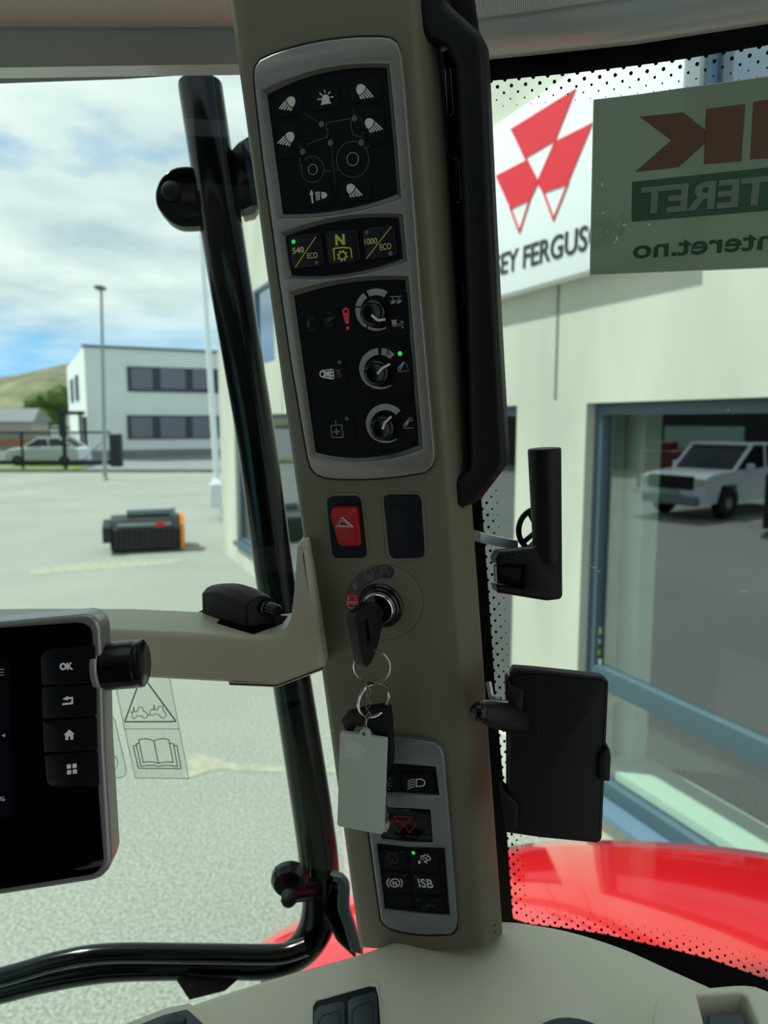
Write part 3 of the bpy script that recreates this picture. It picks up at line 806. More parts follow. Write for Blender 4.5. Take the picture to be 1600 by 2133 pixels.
# ================================================================== TRACTOR: fenders and wheel
def zc_(t_): return t_
sil = [(538, 1990), (556, 1968), (590, 1936), (640, 1905), (735, 1858), (900, 1800), (1060, 1763), (1200, 1750), (1400, 1755), (1600, 1776), (1900, 1830)]
def fender(pts, Dn, name, lab, depth=.40, nr=12):
    xs_ = [p[0] for p in pts]
    q = crm([(x, y, 0) for x, y in pts], 5)
    rows = []
    for j in range(-3, nr + 1):
        row = []
        for P in q:
            e = at(P.x, P.y, Dn)
            if j < 0:
                t_ = -j; row.append(e + Vector((0, .02 * t_ * .7, -.03 * t_ * t_)))
            else:
                t_ = j / nr
                dp = depth + .24 * max(0, min(1, (P.x - 900) / 700)) - .24 * max(0, min(1, (760 - P.x) / 200)); row.append(e + Vector((0.0, -dp * t_, .22 * (1 - (1 - t_) ** 2) * depth)))
        rows.append(row)
    return MB().sheet(rows, .006, (0, .1, -1)).out(name, FENDER, label=lab, cat='fender', recalc=True, smooth=60)
fender(sil, 1.42, 'rear_fender', 'large glossy red rear fender below the side window')
# rear wheel under the fender
wc = Vector((.95, 1.00, .62))
rw = thing('tractor_wheel', 'large black rear tractor wheel under the red fender', 'wheel', (wc.x, wc.y, 0))
MB().lathe(wc - Vector((.22, 0, 0)), (1, 0, 0), [(.28, 0), (.52, .0), (.57, .08), (.57, .36), (.52, .44), (.28, .44)], 48).out('tyre', TYRE, rw)
MB().lathe(wc - Vector((.1, 0, 0)), (1, 0, 0), [(.05, .1), (.30, .0), (.31, .3), (.05, .2)], 32).out('rim', mat('silver_wheel_rim', (170, 172, 172), .4, metal=.5), rw)
mb = MB()
for i in range(22):
    a = 2 * pi * i / 22
    for sd in (-1, 1):
        R = Matrix.Rotation(a + (.07 if sd > 0 else 0), 3, 'X') @ Matrix.Rotation(sd * .6, 3, 'Z')
        mb.box(wc + Matrix.Rotation(a + (.14 if sd > 0 else 0), 3, 'X') @ Vector((sd * .11, 0, .585)), (.26, .05, .05), Matrix.Rotation(a + (.14 if sd > 0 else 0), 3, 'X') @ Matrix.Rotation(sd * .6, 3, 'Z'))
mb.out('tread', TYRE, rw)

# ================================================================== CAB SHELL
ZC = EYE + .40
PF = frame_abc(1.766, .000374, -.00034, 770, 1000, (730, 1700), (640, 700))        # face of the pillar trim
k84 = .84
GF = frame_abc(1.264, .000398, -.00022, 1100, 1000)                                  # right side glass
LF = Frame(at(300, 1100, .84), (0.06, -1, -.02), (1, 0, 0))
if LF.x.x < 0: LF = Frame(LF.o, LF.n, (-1, 0, 0))

# headliner
fab = [at_z(x, y, ZC) for x, y in ((-700, 46), (0, 62), (250, 63), (490, 62), (700, 60), (900, 52), (976, 42), (1100, 26), (1290, -1), (1500, -34), (1900, -110))]
poly = [(p.x, p.y) for p in fab] + [(fab[-1].x, -1.1), (-1.5, -1.1), (-1.5, fab[0].y)]
ADDED_HATCH = [(-.42, .10), (.34, .10), (.34, .60), (-.42, .60)]  # added roof opening out of view, lets sky light down to the console
FZ = Frame((0, 0, ZC), (0, 0, -1), (1, 0, 0))
def rect_(x0, x1, y0, y1): return [(x0, y0), (x1, y0), (x1, y1), (x0, y1)]
def toF(fr, P): d = Vector(P) - fr.o; return (d.dot(fr.x), d.dot(fr.y))
MB().plate(FZ, [[toF(FZ, (x, y, ZC)) for x, y in poly], [toF(FZ, (x, y, ZC)) for x, y in ADDED_HATCH]], -.05, 0, .006).out('ceiling', FABRIC, kind='structure')
# roof shell above
FZU = Frame((0, 0, ZC), (0, 0, 1), (1, 0, 0))
MB().plate(FZU, [rect_(-1.62, .60, -1.2, .84), [(x, y) for x, y in ADDED_HATCH]], .06, .14).out('roof', BLKM, kind='structure')
MB().box((-.04, .35, ZC + .10), (.76, .50, .006)).out('window_9', CABGLASS, kind='structure')  # added glass over the unseen opening, put in to light the cab
def strip3(top, bot, th, dirv):
    return MB().sheet([top, bot], th, dirv)
# left header: grey rail, rubber strip
def lh(y, D): return [at(x, y_, D) for x, y_ in y]
top = [at(x, y, .742) for x, y in ((-700, 30), (0, 40), (250, 40), (560, 40))]
mid = [at(x, y, .752) for x, y in ((-700, 90), (0, 92), (250, 92), (560, 92))]
bot = [at(x, y, .745) for x, y in ((-700, 146), (0, 141), (250, 137), (560, 133))]
MB().sheet([top, mid, bot], .03, (0, 1, .1)).out('header_rail', GREYB, label='grey curved header rail over the left window', cat='rail', smooth=50)
top = [at(x, y, .776) for x, y in ((-700, 140), (0, 135), (250, 133), (560, 132))]
bot = [at(x, y, .778) for x, y in ((-700, 185), (0, 163), (250, 154), (560, 134))]
MB().sheet([top, bot], .012, (0, 1, 0)).out('window_seal', PAINTBLK, label='thin glossy black seal under the left header rail', cat='seal')
# right header
tp = [(930, 52), (976, 42), (1100, 26), (1290, -1), (1500, -34), (1900, -110)]
lw_ = [(930, 124), (1008, 116), (1100, 107), (1322, 83), (1600, 39), (1900, -20)]
rt = [GF.at(x, y, .034) for x, y in tp]
rb = [GF.at(x, y, .016) for x, y in lw_]
r0 = [GF.at(x, y - 170, .040) for x, y in tp]
MB().sheet([r0, [p + GF.n * .002 for p in rt]], .012, -GF.n).out('headliner_edge', FABRIC, label='woven beige headliner edge above the right header rail', cat='headliner', smooth=60)
rm = [(a + b_) / 2 + GF.n * .006 for a, b_ in zip(rt, rb)]
MB().sheet([rt, rm, rb], .010, -GF.n).out('header_rail', GREYB, label='grey header rail over the right side window', cat='rail', smooth=60)

# glass panes
lg = MB().plate(LF, [[LF.hit(*p) for p in ((-900, -60), (560, -60), (700, 1500), (745, 2300), (-900, 2400))]], -.004, 0).out('window_6', CABGLASS, kind='structure')
rg = MB().plate(GF, [[GF.hit(*p) for p in ((905, -40), (2300, -260), (2300, 2500), (1010, 2200))]], -.004, 0).out('window_7', CABGLASS, kind='structure')
# frit: black border with its opening
edge_top = [(938, 175), (1012, 168.5), (1100, 160), (1187, 152), (1330, 135), (1424, 122), (1600, 93), (1800, 55), (2100, -10)]
edge_bot = [(2100, 2180), (1800, 2110), (1600, 2043), (1480, 2000), (1400, 1980), (1312, 1960), (1260, 1948), (1170, 1934), (1100, 1926)]
edge_left = [(1069, 1915), (1067, 1905), (1049, 1640), (1031, 1440), (1016, 1220), (1002, 1037), (985, 800), (962, 500)]
op = edge_top + edge_bot + edge_left
mb = MB().pplate(GF, [[(905, -40), (2280, -250), (2280, 2480), (1012, 2200)], op], .0002, .0016)
def dots(line, rows, sp, inward, skip0=False):
    q = [GF.hit(x, y, .002) for x, y in line]
    # resample evenly
    seg = [(q[i + 1] - q[i]).length for i in range(len(q) - 1)]; tot = sum(seg); n = int(tot / sp)
    for j, (off, r) in enumerate(rows):
        for i in range(n):
            d = (i + (.5 if j % 2 else 0)) * sp; k_ = 0
            while k_ < len(seg) - 1 and d > seg[k_]: d -= seg[k_]; k_ += 1
            e = (q[k_ + 1] - q[k_]).normalized(); c_ = q[k_] + e * d; nn = Vector((-e.y, e.x)) * inward
            c_ = c_ + nn * off
            mb.plate(GF, [[(c_.x + r * cos(a * pi / 5), c_.y + r * sin(a * pi / 5)) for a in range(10)]], .0002, .0014)
sp = GF.at(1020, 1300).__sub__(GF.at(1020, 1323.3)).length
ROWS = [(0, sp * .13), (sp * .42, sp * .115), (sp * .84, sp * .08), (sp * 1.26, sp * .05), (sp * 1.68, sp * .03)]
dots(edge_top[:-1], ROWS, sp, -1)
dots(edge_left[::-1][1:], ROWS[:4], sp, 1 if False else 1)
dots(edge_bot[::-1], ROWS, sp, 1)
mb.out('frit_border', SEAL, rg, label='black printed border fading into dots')

# ================================================================== PILLAR TRIM
def lerp(a, b_, t_): return tuple(a[i] + (b_[i] - a[i]) * t_ for i in range(len(a)))
NV = 24
rows = []
for i in range(NV + 1):
    t_ = i / NV; y = -150 + t_ * (1973 + 150)
    xl = 497 + .1377 * (y - 135) ; xf = 868 + .0735 * (y - 100); xr = 915 + .0708 * (y - 109)
    yr = y - 29 * t_
    rr = []
    rr.append(PF.at(xl + 5, y, -.045)); rr.append(PF.at(xl, y, -.012)); rr.append(PF.at(xl + 2, y, -.003)); rr.append(PF.at(xl + 9, y, .0))
    for s_ in (.25, .5, .75): rr.append(PF.at(xl + 9 + (xf - xl - 20) * s_, y + 7 * (1 - (2 * s_ - 1) ** 2) * t_, .0))
    rr.append(PF.at(xf - 11, y, 0)); rr.append(PF.at(xf, y - 1 * t_, -.0014)); rr.append(PF.at(xf + 9, y - 5 * t_, -.006))
    rr.append(PF.at(xr - 4, yr, -.026)); rr.append(PF.at(xr, yr - 1, -.030)); rr.append(PF.at(xr - 2, yr - 3, -.045))
    rows.append(rr)
mb = MB(); nc = len(rows[0])
for rr in rows: mb.v += rr
for i in range(NV):
    for j in range(nc):
        mb.f.append((i * nc + j, (i + 1) * nc + j, (i + 1) * nc + (j + 1) % nc, i * nc + (j + 1) % nc))
mb.f.append(tuple(range(nc))); mb.f.append(tuple(NV * nc + j for j in range(nc))[::-1])
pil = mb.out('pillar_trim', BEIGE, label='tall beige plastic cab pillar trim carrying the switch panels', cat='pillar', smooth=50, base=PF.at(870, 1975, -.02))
# small slots at the foot, on the side face
mb = MB()
for c_, w2, h2 in (((1026, 1930), 12, 5), ((1027, 1944), 11, 9)):
    mb.pplate(Frame(PF.at(1026, 1935, -.0175), (PF.n + PF.x * .95), PF.x), [rnd([(c_[0] - w2 / 2, c_[1] + 3), (c_[0] + w2 / 2, c_[1] - 6), (c_[0] + w2 / 2, c_[1] - 6 + h2), (c_[0] - w2 / 2, c_[1] + 3 + h2)], 3)], -.003, .0012)
mb.out('slot', LINEB, pil)

# ================================================================== UPPER CONTROL PANEL
K1 = 2.6667
cp = thing('pillar_keypad', 'tall silver framed control panel on the pillar with light, power take-off and hitch controls', 'control panel', PF.at(760, 990, 0))
outer = [(529, 160), (531, 140), (541, 125), (566, 113)] + bow((592, 104), (745, 77), (667, 86), 8) + [(745, 77), (790, 76.5), (812, 79), (826, 89), (834, 108),
         (841, 172), (855, 341), (866, 480), (876, 622), (890, 780), (904, 935), (904, 955), (899, 972), (886, 983)] + bow((886, 983), (700, 998), (800, 996), 8) + [(700, 998), (676, 995), (658, 988), (647, 974), (641, 955),
         (632, 905), (605, 745), (582, 587), (565, 460), (547, 330), (533, 205)]
W1 = bow((546, 189), (810, 133), (672, 143)) + bow((810, 133), (834, 412), (823, 272), 3) + bow((834, 412), (581, 454), (712, 445)) + [(581, 454), (563, 320)]
W2 = bow((585, 486), (838, 446), (706, 452)) + [(838, 446)] + bow((847, 544), (598, 579), (722, 576)) + [(598, 579)]
W3 = bow((603, 609), (850, 576), (725, 581)) + [(850, 576)] + bow((880, 935), (651, 950), (766, 961)) + [(651, 950)]
MB().pplate(PF, [outer, W1, W2, W3], .0, .005, .0012, 3).out('bezel', SILV, cp)
# dark reveal gap round the bezel
mb = MB(); mb.stroke(PF, outer, 5, .0, .0006, closed=True); mb.out('bezel_gap', LINEB, cp)
def inset_ring(parent, w, dx0, dx1, dt, db, m=SILVD):
    cxm = sum(p[0] for p in w) / len(w); cym = sum(p[1] for p in w) / len(w)
    ys = [p[1] for p in w]; xs = [p[0] for p in w]
    W_, H_ = (max(xs) - min(xs)) / 2, (max(ys) - min(ys)) / 2
    inn = [(p[0] + ((dx0 if p[0] < cxm else -dx1) * min(1, abs(p[0] - cxm) / W_ * 1.0)), p[1] + (dt if p[1] < cym else -db) * (1 if abs(p[1] - cym) > H_ * .4 else 0)) for p in w]
    mb = MB(); n = len(w)
    mb.v = [PF.at(*p, .0046) for p in w] + [PF.at(*p, .0014) for p in inn]
    mb.f = [(i, (i + 1) % n, n + (i + 1) % n, n + i) for i in range(n)]
    mb.out('inset_edge', m, parent)
    return inn
I1 = inset_ring(cp, W1, 11, 6, 9, 8); I2 = inset_ring(cp, W2, 11, 8, 8, 6); I3 = inset_ring(cp, W3, 10, 8, 8, 8)
faces = []
for I in (I1, I2, I3):
    faces.append(MB().pplate(PF, [I], .0002, .0016).out('panel_face', BLK, cp))
ZB = .0016
# --- light keypad
C5 = 4.706
def c5(pts): return T(C5, 520, 140, pts)
def lbtn(pts, name='button', par=cp, h=.0010, r=4):
    return MB().pplate(PF, [rnd(pts, r)], ZB - .0002, ZB + h, .0005).out(name, BLK2, par)
lf_head = [(48, -22), (30, -40), (8, -50), (-15, -50), (-36, -36), (-46, -6), (-40, 25), (-28, 48), (-12, 58), (8, 44), (26, 26), (40, 4)]
lf_rays = [((-16, 68), (-2, 64), (14, 94), (-2, 98)), ((4, 58), (18, 46), (44, 88), (28, 94)), ((24, 40), (34, 30), (78, 84), (62, 88)), ((40, 22), (48, 10), (104, 80), (90, 84)), ((52, 4), (58, -10), (128, 74), (114, 78))]
def flood(par, cx, cy, mir=1, sc=1.0, rot=0, m=ICON):
    a = radians(rot); mb = MB()
    f = lambda pts: [(cx + sc * (mir * x * cos(a) - y * sin(a)) / C5, cy + sc * (mir * x * sin(a) + y * cos(a)) / C5) for x, y in pts]
    mb.pplate(PF, [f(lf_head)], ZB + .0009, ZB + .00125)
    for r_ in lf_rays: mb.pplate(PF, [f(r_)], ZB + .0009, ZB + .00125)
    return mb.out('symbol', m, par)
b1 = lbtn([(573, 196), (628, 192), (632, 233), (576, 245)]); flood(b1, 520 + 405 / C5, 140 + 335 / C5, -1, .95, 0)
b2 = lbtn([(645, 184), (707, 177), (710, 222), (651, 230)])
mb = MB(); mb.pplate(PF, [c5([(706, 355), (706, 310), (714, 285), (733, 268), (757, 268), (776, 284), (783, 310), (785, 345), (800, 340), (802, 352), (700, 370), (698, 358)])], ZB + .0009, ZB + .00125)
for a, b_ in (((702, 313), (664, 315)), ((711, 277), (684, 252)), ((739, 252), (734, 222)), ((771, 262), (790, 237)), ((790, 292), (820, 290))): mb.stroke(PF, c5([a, b_]), 2.1, ZB + .0009, ZB + .00125)
mb.out('symbol', ICON, b2)
b3 = lbtn([(724, 168), (792, 161), (796, 206), (730, 216)]); flood(b3, 520 + 1090 / C5, 140 + 215 / C5, 1, 1.0)
b4 = lbtn([(573, 259), (618, 254), (623, 264), (613, 329), (584, 333)]); flood(b4, 520 + 395 / C5, 140 + 682 / C5, -1, .95, 4)
b5 = lbtn([(747, 226), (798, 224), (805, 297), (773, 301), (752, 246)]); flood(b5, 520 + 1175 / C5, 140 + 548 / C5, 1, .98, -6)
b6 = lbtn([(639, 388), (690, 382), (696, 424), (641, 431)])
mb = MB(); mb.pplate(PF, [c5([(604, 1200), (628, 1246), (616, 1246), (626, 1330), (610, 1333), (600, 1250), (586, 1252)])], ZB + .0009, ZB + .00125)
for i in range(5): mb.stroke(PF, c5([(643 + i * 2, 1229 + i * 18), (690, 1225 + i * 17)]), 1.9, ZB + .0009, ZB + .00125)
mb.pplate(PF, [c5([(700, 1222), (735, 1224), (756, 1240), (760, 1256), (750, 1274), (730, 1286), (708, 1290)])], ZB + .0009, ZB + .00125)
mb.out('symbol', ICON, b6)
b7 = lbtn([(705, 376), (769, 371), (772, 416), (710, 422)]); flood(b7, 520 + 990 / C5, 140 + 1188 / C5, 1, .92)
# tractor diagram
mb = MB()
for pl_, w2 in (([(755, 545), (1000, 500)], 1.0), ([(755, 545), (750, 605), (768, 605), (762, 688), (700, 703), (640, 724), (568, 755)], 1.0), ([(1000, 512), (990, 560), (1015, 665), (1090, 680)], 1.0),
              ([(740, 1000), (742, 1022), (805, 1016)], .9), ([(835, 1006), (880, 1000)], .9), ([(490, 890), (500, 965), (518, 968)], .9), ([(1175, 768), (1140, 800)], .9)):
    mb.stroke(PF, c5(pl_), w2, ZB - .0001, ZB + .0002)
mb.stroke(PF, c5(circ(616, 1000, 112, 128, 40, -45, 290)), .9, ZB - .0001, ZB + .0002)
mb.stroke(PF, c5(circ(1010, 903, 158, 176, 48, 30, 380)), .9, ZB - .0001, ZB + .0002)
mb.out('tractor_diagram', LINEG, cp)
mb = MB()
mb.stroke(PF, c5(circ(618, 1001, 43, 50, 28)), 1.3, ZB - .0001, ZB + .0003, closed=True)
mb.stroke(PF, c5(circ(1010, 900, 57, 64, 28)), 1.3, ZB - .0001, ZB + .0003, closed=True)
mb.out('hub_rings', DIALW, cp)
mb = MB()
for a, b_ in (((525, 445), (690, 548)), ((1018, 398), (1028, 482)), ((1120, 625), (1102, 712)), ((800, 768), (838, 1138)), ((468, 735), (510, 806)), ((1070, 460), (1165, 672))): mb.stroke(PF, c5([a, b_]), 1.4, ZB - .0001, ZB + .0003)
mb.out('leader_lines', ICONX, cp)
for x, y in ((706, 558), (1030, 500), (1095, 738), (793, 740), (520, 830)):
    r = PF.at(520 + x / C5, 140 + y / C5, ZB)
    MB().lathe(r, PF.n, [(.0021, 0), (.0019, .0003), (.0010, .0005)], 16).out('led', LEDX, cp)
# --- power take-off keys
def cushion(pts, parent=cp, h=.0022):
    return MB().pplate(PF, [rnd(pts, 12, 6)], ZB - .0002, ZB + h, .0012, 3).out('button', BLKM, parent)
zb, zt = ZB + .0020, ZB + .0024
q1 = cushion([(598, 491), (667, 484), (676, 552), (608, 562)])
text(PF, '540', (610, 528.5), (633.5, 525.5), 12, zb, zt, YELW, q1, 'lettering', bold=.02)
text(PF, 'ECO', (640.5, 539), (662, 537), 12, zb, zt, YELW, q1, 'lettering', bold=.01)
mb = MB(); mb.stroke(PF, [(658, 493), (615, 557)], 1.8, zb, zt); mb.out('slash', YEL, q1)
q2 = cushion([(677, 482), (743, 477), (751, 544), (684, 552)])
text(PF, 'N', (699, 510.5), (719, 509), 21, zb, zt, YEL, q2, 'lettering', bold=.045)
mb = MB(); mb.stroke(PF, [(697, 542), (694.5, 519), (698, 517), (714, 515.5), (728, 516.5), (731, 519), (733, 537)], 2.6, zb, zt)
mb.stroke(PF, circ(713.2, 532.5, 7.3, 7.8, 20), 3.0, zb, zt, closed=True)
for i in range(8):
    a = 2 * pi * i / 8 + .2; mb.stroke(PF, [(713.2 + 8 * cos(a), 532.5 + 8.5 * sin(a)), (713.2 + 11.3 * cos(a), 532.5 + 12 * sin(a))], 3.4, zb, zt)
mb.out('symbol', YEL, q2)
q3 = cushion([(754, 475), (820, 468), (829, 533), (762, 543)])
text(PF, '1000', (759.5, 510), (786, 507), 12.5, zb, zt, YELW, q3, 'lettering', bold=.005)
text(PF, 'ECO', (792, 521.5), (815.5, 518.5), 13, zb, zt, YELW, q3, 'lettering', bold=.01)
mb = MB(); mb.stroke(PF, [(815, 472), (763, 539)], 1.8, zb, zt); mb.out('slash', YEL, q3)
def led(x, y, r, m, par, z=ZB + .0018):
    MB().lathe(PF.at(x, y, z), PF.n, [(r, 0), (r * .95, .0005), (r * .5, .0009)], 16).out('led', m, par)
led(612, 503.5, .0016, LEDG, q1); led(660, 547, .0015, LEDX, q1); led(764, 484, .0015, LEDX, q3); led(814, 528, .0017, LEDX, q3)
# --- hitch controls
def c2(pts): return T(3.6364, 560, 560, pts)
def c10(pts): return T(5.614, 620, 580, pts)
zb, zt = ZB + .0008, ZB + .0012
def knob(cx, cy, R, segs, ptr, plate, wmax=14, wmin=2.0):
    pl_ = MB().pplate(PF, [rnd(plate, 12, 5)], ZB - .0002, ZB + .0009, .0004).out('dial_plate', BLK2, cp)
    for a0, a1 in segs:
        n = 20; o_, i_ = [], []
        for i in range(n + 1):
            a = a0 + (a1 - a0) * i / n
            ph = max(0, min(1, -a / 215)); w2 = wmax * (1 - ph ** 1.6) + wmin * ph ** 1.6
            o_.append((cx + R * sin(radians(a)), cy - R * cos(radians(a)))); i_.append((cx + (R - w2) * sin(radians(a)), cy - (R - w2) * cos(radians(a))))
        MB().pplate(PF, [o_ + i_[::-1]], zb, zt).out('scale_arc', DIALW, pl_)
    kc = PF.at(cx - 1, cy + 7, ZB); rr = .0100
    kn = MB().lathe(kc, PF.n, [(rr, 0), (rr, .0055), (rr * .97, .0080), (rr * .88, .0092), (rr * .70, .0098), (rr * .66, .0096)], 40).out('knob', BLKG, cp)
    mb = MB(); mb.stroke(PF, ptr, 4.6, ZB + .0090, ZB + .0104); mb.out('pointer', ICON, kn)
    return pl_
p1 = knob(784, 645, 44, [(32, -28), (-38, -80), (-84, -150), (-154, -208)], c10([(862, 428), (935, 490), (1022, 480)]), [(768, 597), (836, 593), (850, 612), (852, 690), (842, 702), (772, 704)])
mb = MB()
for pl_, w2 in (([(1078, 215), (1212, 207)], 1.6), ([(1078, 265), (1215, 250)], 1.0), ([(1112, 215), (1118, 270)], 1.4), ([(1178, 212), (1184, 262)], 1.4)): mb.stroke(PF, c10(pl_), w2, zb, zt)
for ox in (0, 70): mb.pplate(PF, [c10([(1095 + ox, 272 - ox * .1), (1150 + ox, 262 - ox * .1), (1140 + ox, 285 - ox * .1), (1110 + ox, 300 - ox * .1), (1085 + ox, 302 - ox * .1)])], zb, zt)
mb.pplate(PF, [c10([(1095, 487), (1158, 480), (1152, 545), (1108, 550)])], zb, zt)
for pl_, w2 in (([(1152, 535), (1240, 524)], 1.2), ([(1105, 560), (1240, 548)], 1.2)): mb.stroke(PF, c10(pl_), w2, zb, zt)
mb.pplate(PF, [c10([(1200, 500), (1240, 498), (1218, 522)])], zb, zt); mb.pplate(PF, [c10([(1212, 584), (1244, 580), (1226, 562)])], zb, zt)
mb.out('symbol', DIALW, p1)
p2 = knob(791, 768, 43, [(46, 6), (-5, -215)], c10([(932, 1115), (995, 1045), (1075, 1003)]), [(782, 722), (846, 718), (858, 735), (862, 806), (850, 818), (790, 822)])
text(PF, 'A', (804, 740), (813, 739.5), 11, zt, zt + .0002, LINEB, p2, 'lettering')
def bottle(mb, ax, ay, bx, by, ra, rb, wpx, f):
    A_, B_ = Vector((ax, ay)), Vector((bx, by)); d = (B_ - A_).normalized(); nrm = Vector((-d.y, d.x)); pts = []
    for i in range(9):
        t_ = pi * i / 8; pts.append(A_ + nrm * ra * cos(t_) - d * ra * sin(t_))
    for i in range(9):
        t_ = pi * i / 8; pts.append(B_ - nrm * rb * cos(t_) + d * rb * sin(t_))
    P = f([tuple(p) for p in pts]); c1 = f(circ(ax, ay, ra * .5, None, 12)); c2_ = f(circ(bx, by, rb * .5, None, 10))
    mb.pplate(PF, [P, c1, c2_], zb, zt)
mb = MB(); bottle(mb, 1190, 1055, 1238, 985, 22, 14, 1, c10); mb.stroke(PF, c10([(1168, 1092), (1308, 1080)]), 1.1, zb, zt); mb.stroke(PF, c10([(1256, 990), (1280, 1020), (1292, 1062)]), .8, zb, zt); mb.out('symbol', DIALW, p2)
led(833.5, 736.5, .0018, LEDG, p2, ZB + .0008)
p3 = knob(803, 882, 41, [(50, -215)], c10([(990, 1765), (1018, 1690), (1090, 1618)]), [(798, 838), (852, 834), (864, 850), (868, 918), (856, 930), (806, 934)], 13)
mb = MB(); bottle(mb, 1256, 1718, 1300, 1655, 22, 14, 1, c10); mb.stroke(PF, c10([(1235, 1755), (1358, 1747)]), 1.2, zb, zt); mb.stroke(PF, c10([(1295, 1630), (1342, 1626)]), 1.2, zb, zt); mb.pplate(PF, [c10([(1322, 1670), (1348, 1668), (1334, 1640)])], zb, zt); mb.out('symbol', DIALW, p3)
t1 = lbtn(c10([(85, 635), (100, 430), (150, 385), (180, 395), (300, 590), (280, 625)]), r=3)
mb = MB(); bottle(mb, 130, 555, 122, 495, 19, 14, 1, c10); mb.stroke(PF, c10([(112, 603), (205, 598)]), 1.0, zb, zt); mb.stroke(PF, c10([(120, 480), (155, 462), (200, 490)]), 1.0, zb, zt); mb.out('symbol', ICONX, t1)
t2 = lbtn(c10([(235, 400), (260, 365), (470, 360), (488, 385), (410, 590), (380, 608), (335, 605)]), r=3)
mb = MB(); bottle(mb, 340, 492, 412, 460, 24, 14, 1, c10); mb.stroke(PF, c10([(325, 545), (410, 541)]), 1.0, zb, zt); mb.stroke(PF, c10([(330, 412), (365, 402), (405, 416)]), 1.2, zb, zt); mb.out('symbol', ICONX, t2)
mb = MB(); A_ = c10([(522, 385), (530, 355), (562, 340), (592, 350), (602, 385), (600, 525), (588, 532), (568, 532), (558, 525)]); mb.pplate(PF, [A_, c10(circ(564, 386, 19, 22, 14))], ZB - .0001, ZB + .0003)
mb.pplate(PF, [c10(circ(586, 580, 20, 22, 14))], ZB - .0001, ZB + .0003); mb.out('warning_light', REDP, cp)
m1 = lbtn(c10([(190, 985), (330, 935), (545, 915), (555, 985), (595, 1270), (225, 1268)]), r=4)
mb = MB()
mb.pplate(PF, [c10([(254, 1118), (262, 1085), (290, 1070), (400, 1056), (422, 1070), (425, 1130), (432, 1160), (415, 1182), (390, 1180), (285, 1160), (262, 1145)]), c10(circ(287, 1118, 17, 26, 14)), c10(circ(402, 1080, 11, 12, 10)), c10(circ(404, 1118, 11, 12, 10)), c10(circ(410, 1156, 11, 12, 10)),
               c10([(310, 1082), (378, 1070), (376, 1080), (325, 1090)]), c10([(315, 1148), (330, 1143), (385, 1150), (386, 1160)])], zb, zt)
mb.out('symbol', ICON, m1)
mb = MB(); mb.stroke(PF, c10([(442, 1072), (500, 1070), (455, 1090), (500, 1098), (455, 1122), (512, 1130), (452, 1152), (515, 1150)]), 1.1, zb, zt); mb.out('symbol', ICOND, m1)
led(620 + 492 / 5.614, 580 + 980 / 5.614, .0016, LEDX, m1, ZB + .0006)
m2 = lbtn(c10([(275, 1640), (400, 1600), (645, 1575), (680, 1912), (310, 1890)]), r=4)
mb = MB(); mb.stroke(PF, c10([(388, 1722), (515, 1712), (532, 1858), (404, 1858)]), 1.7, zb, zt, closed=True); mb.stroke(PF, c10([(440, 1658), (450, 1712)]), 1.7, zb, zt)
mb.stroke(PF, c10([(418, 1795), (492, 1787)]), 3.0, zb, zt); mb.stroke(PF, c10([(450, 1755), (460, 1830)]), 3.0, zb, zt + .0001); mb.out('symbol', ICOND, m2)
led(620 + 577 / 5.614, 580 + 1638 / 5.614, .0017, LEDX, m2, ZB + .0006)

# ================================================================== ROCKER SWITCHES
def c3(pts): return T(3.478, 600, 980, pts)
hs = thing('hazard_switch', 'red hazard light rocker switch with a white triangle in a dark housing', 'switch', PF.at(722, 1100, 0))
o1 = c3([(280, 188), (525, 183), (575, 632), (322, 636)])
MB().pplate(PF, [rnd(c3([(268, 168), (540, 160), (592, 640), (308, 655)]), 20, 6), rnd(o1, 14, 6)], -.0004, .0010, .0004).out('rim', BEIGE, hs)
MB().pplate(PF, [rnd(o1, 14, 6)], 0.0, .0012, .0004).out('housing', NAVY, hs)
A_ = [(303, 330), (322, 275), (345, 268), (480, 268), (497, 290), (520, 545), (505, 558), (375, 560), (350, 540)]
rk = MB(); q = [PF.hit(*p, .006) for p in rnd(c3(A_), 5, 4)]
cen = PF.hit(720, 1105, .006)
n = len(q); up_ = PF.hit(715, 1060, .006).y; dn = PF.hit(725, 1141, .006).y
def hz_(p, e): t_ = (p.y - dn) / (up_ - dn); return .0035 + .0045 * t_ * t_ - (.0018 if e else 0)
rk.v = [PF.w(p.x, p.y, .001) for p in q] + [PF.w(p.x, p.y, hz_(p, 1)) for p in q] + [PF.w(cen.x + (p.x - cen.x) * .9, cen.y + (p.y - cen.y) * .93, hz_(p, 0)) for p in q]
for i in range(n):
    i2 = (i + 1) % n; rk.f += [(i, i2, n + i2, n + i), (n + i, n + i2, 2 * n + i2, 2 * n + i)]
rk.f.append(tuple(2 * n + i for i in range(n)))
rk = rk.out('rocker', REDB, hs, smooth=50)
mb = MB()
def slope_stroke(pts, w2):
    FS = Frame(PF.w(cen.x, cen.y, .0064), PF.n - PF.y * .08, PF.x); mb.stroke(FS, c3(pts), w2, -.0004, .0012, closed=True)
slope_stroke([(388, 343), (467, 410), (347, 408)], .6); slope_stroke([(389, 360), (444, 402), (366, 401)], .8)
mb.out('triangle_symbol', ICON, rk)
bs = thing('blank_switch', 'plain dark blank rocker plate right of the red hazard switch', 'switch', PF.at(842, 1100, 0))
o2 = c3([(688, 176), (962, 173), (992, 632), (738, 640)])
MB().pplate(PF, [rnd(c3([(672, 160), (980, 155), (1012, 645), (718, 660)]), 20, 6), rnd(o2, 14, 6)], -.0004, .0010, .0004).out('rim', BEIGE, bs)
MB().pplate(PF, [rnd(o2, 14, 6)], 0.0, .0012, .0004).out('housing', NAVY, bs)
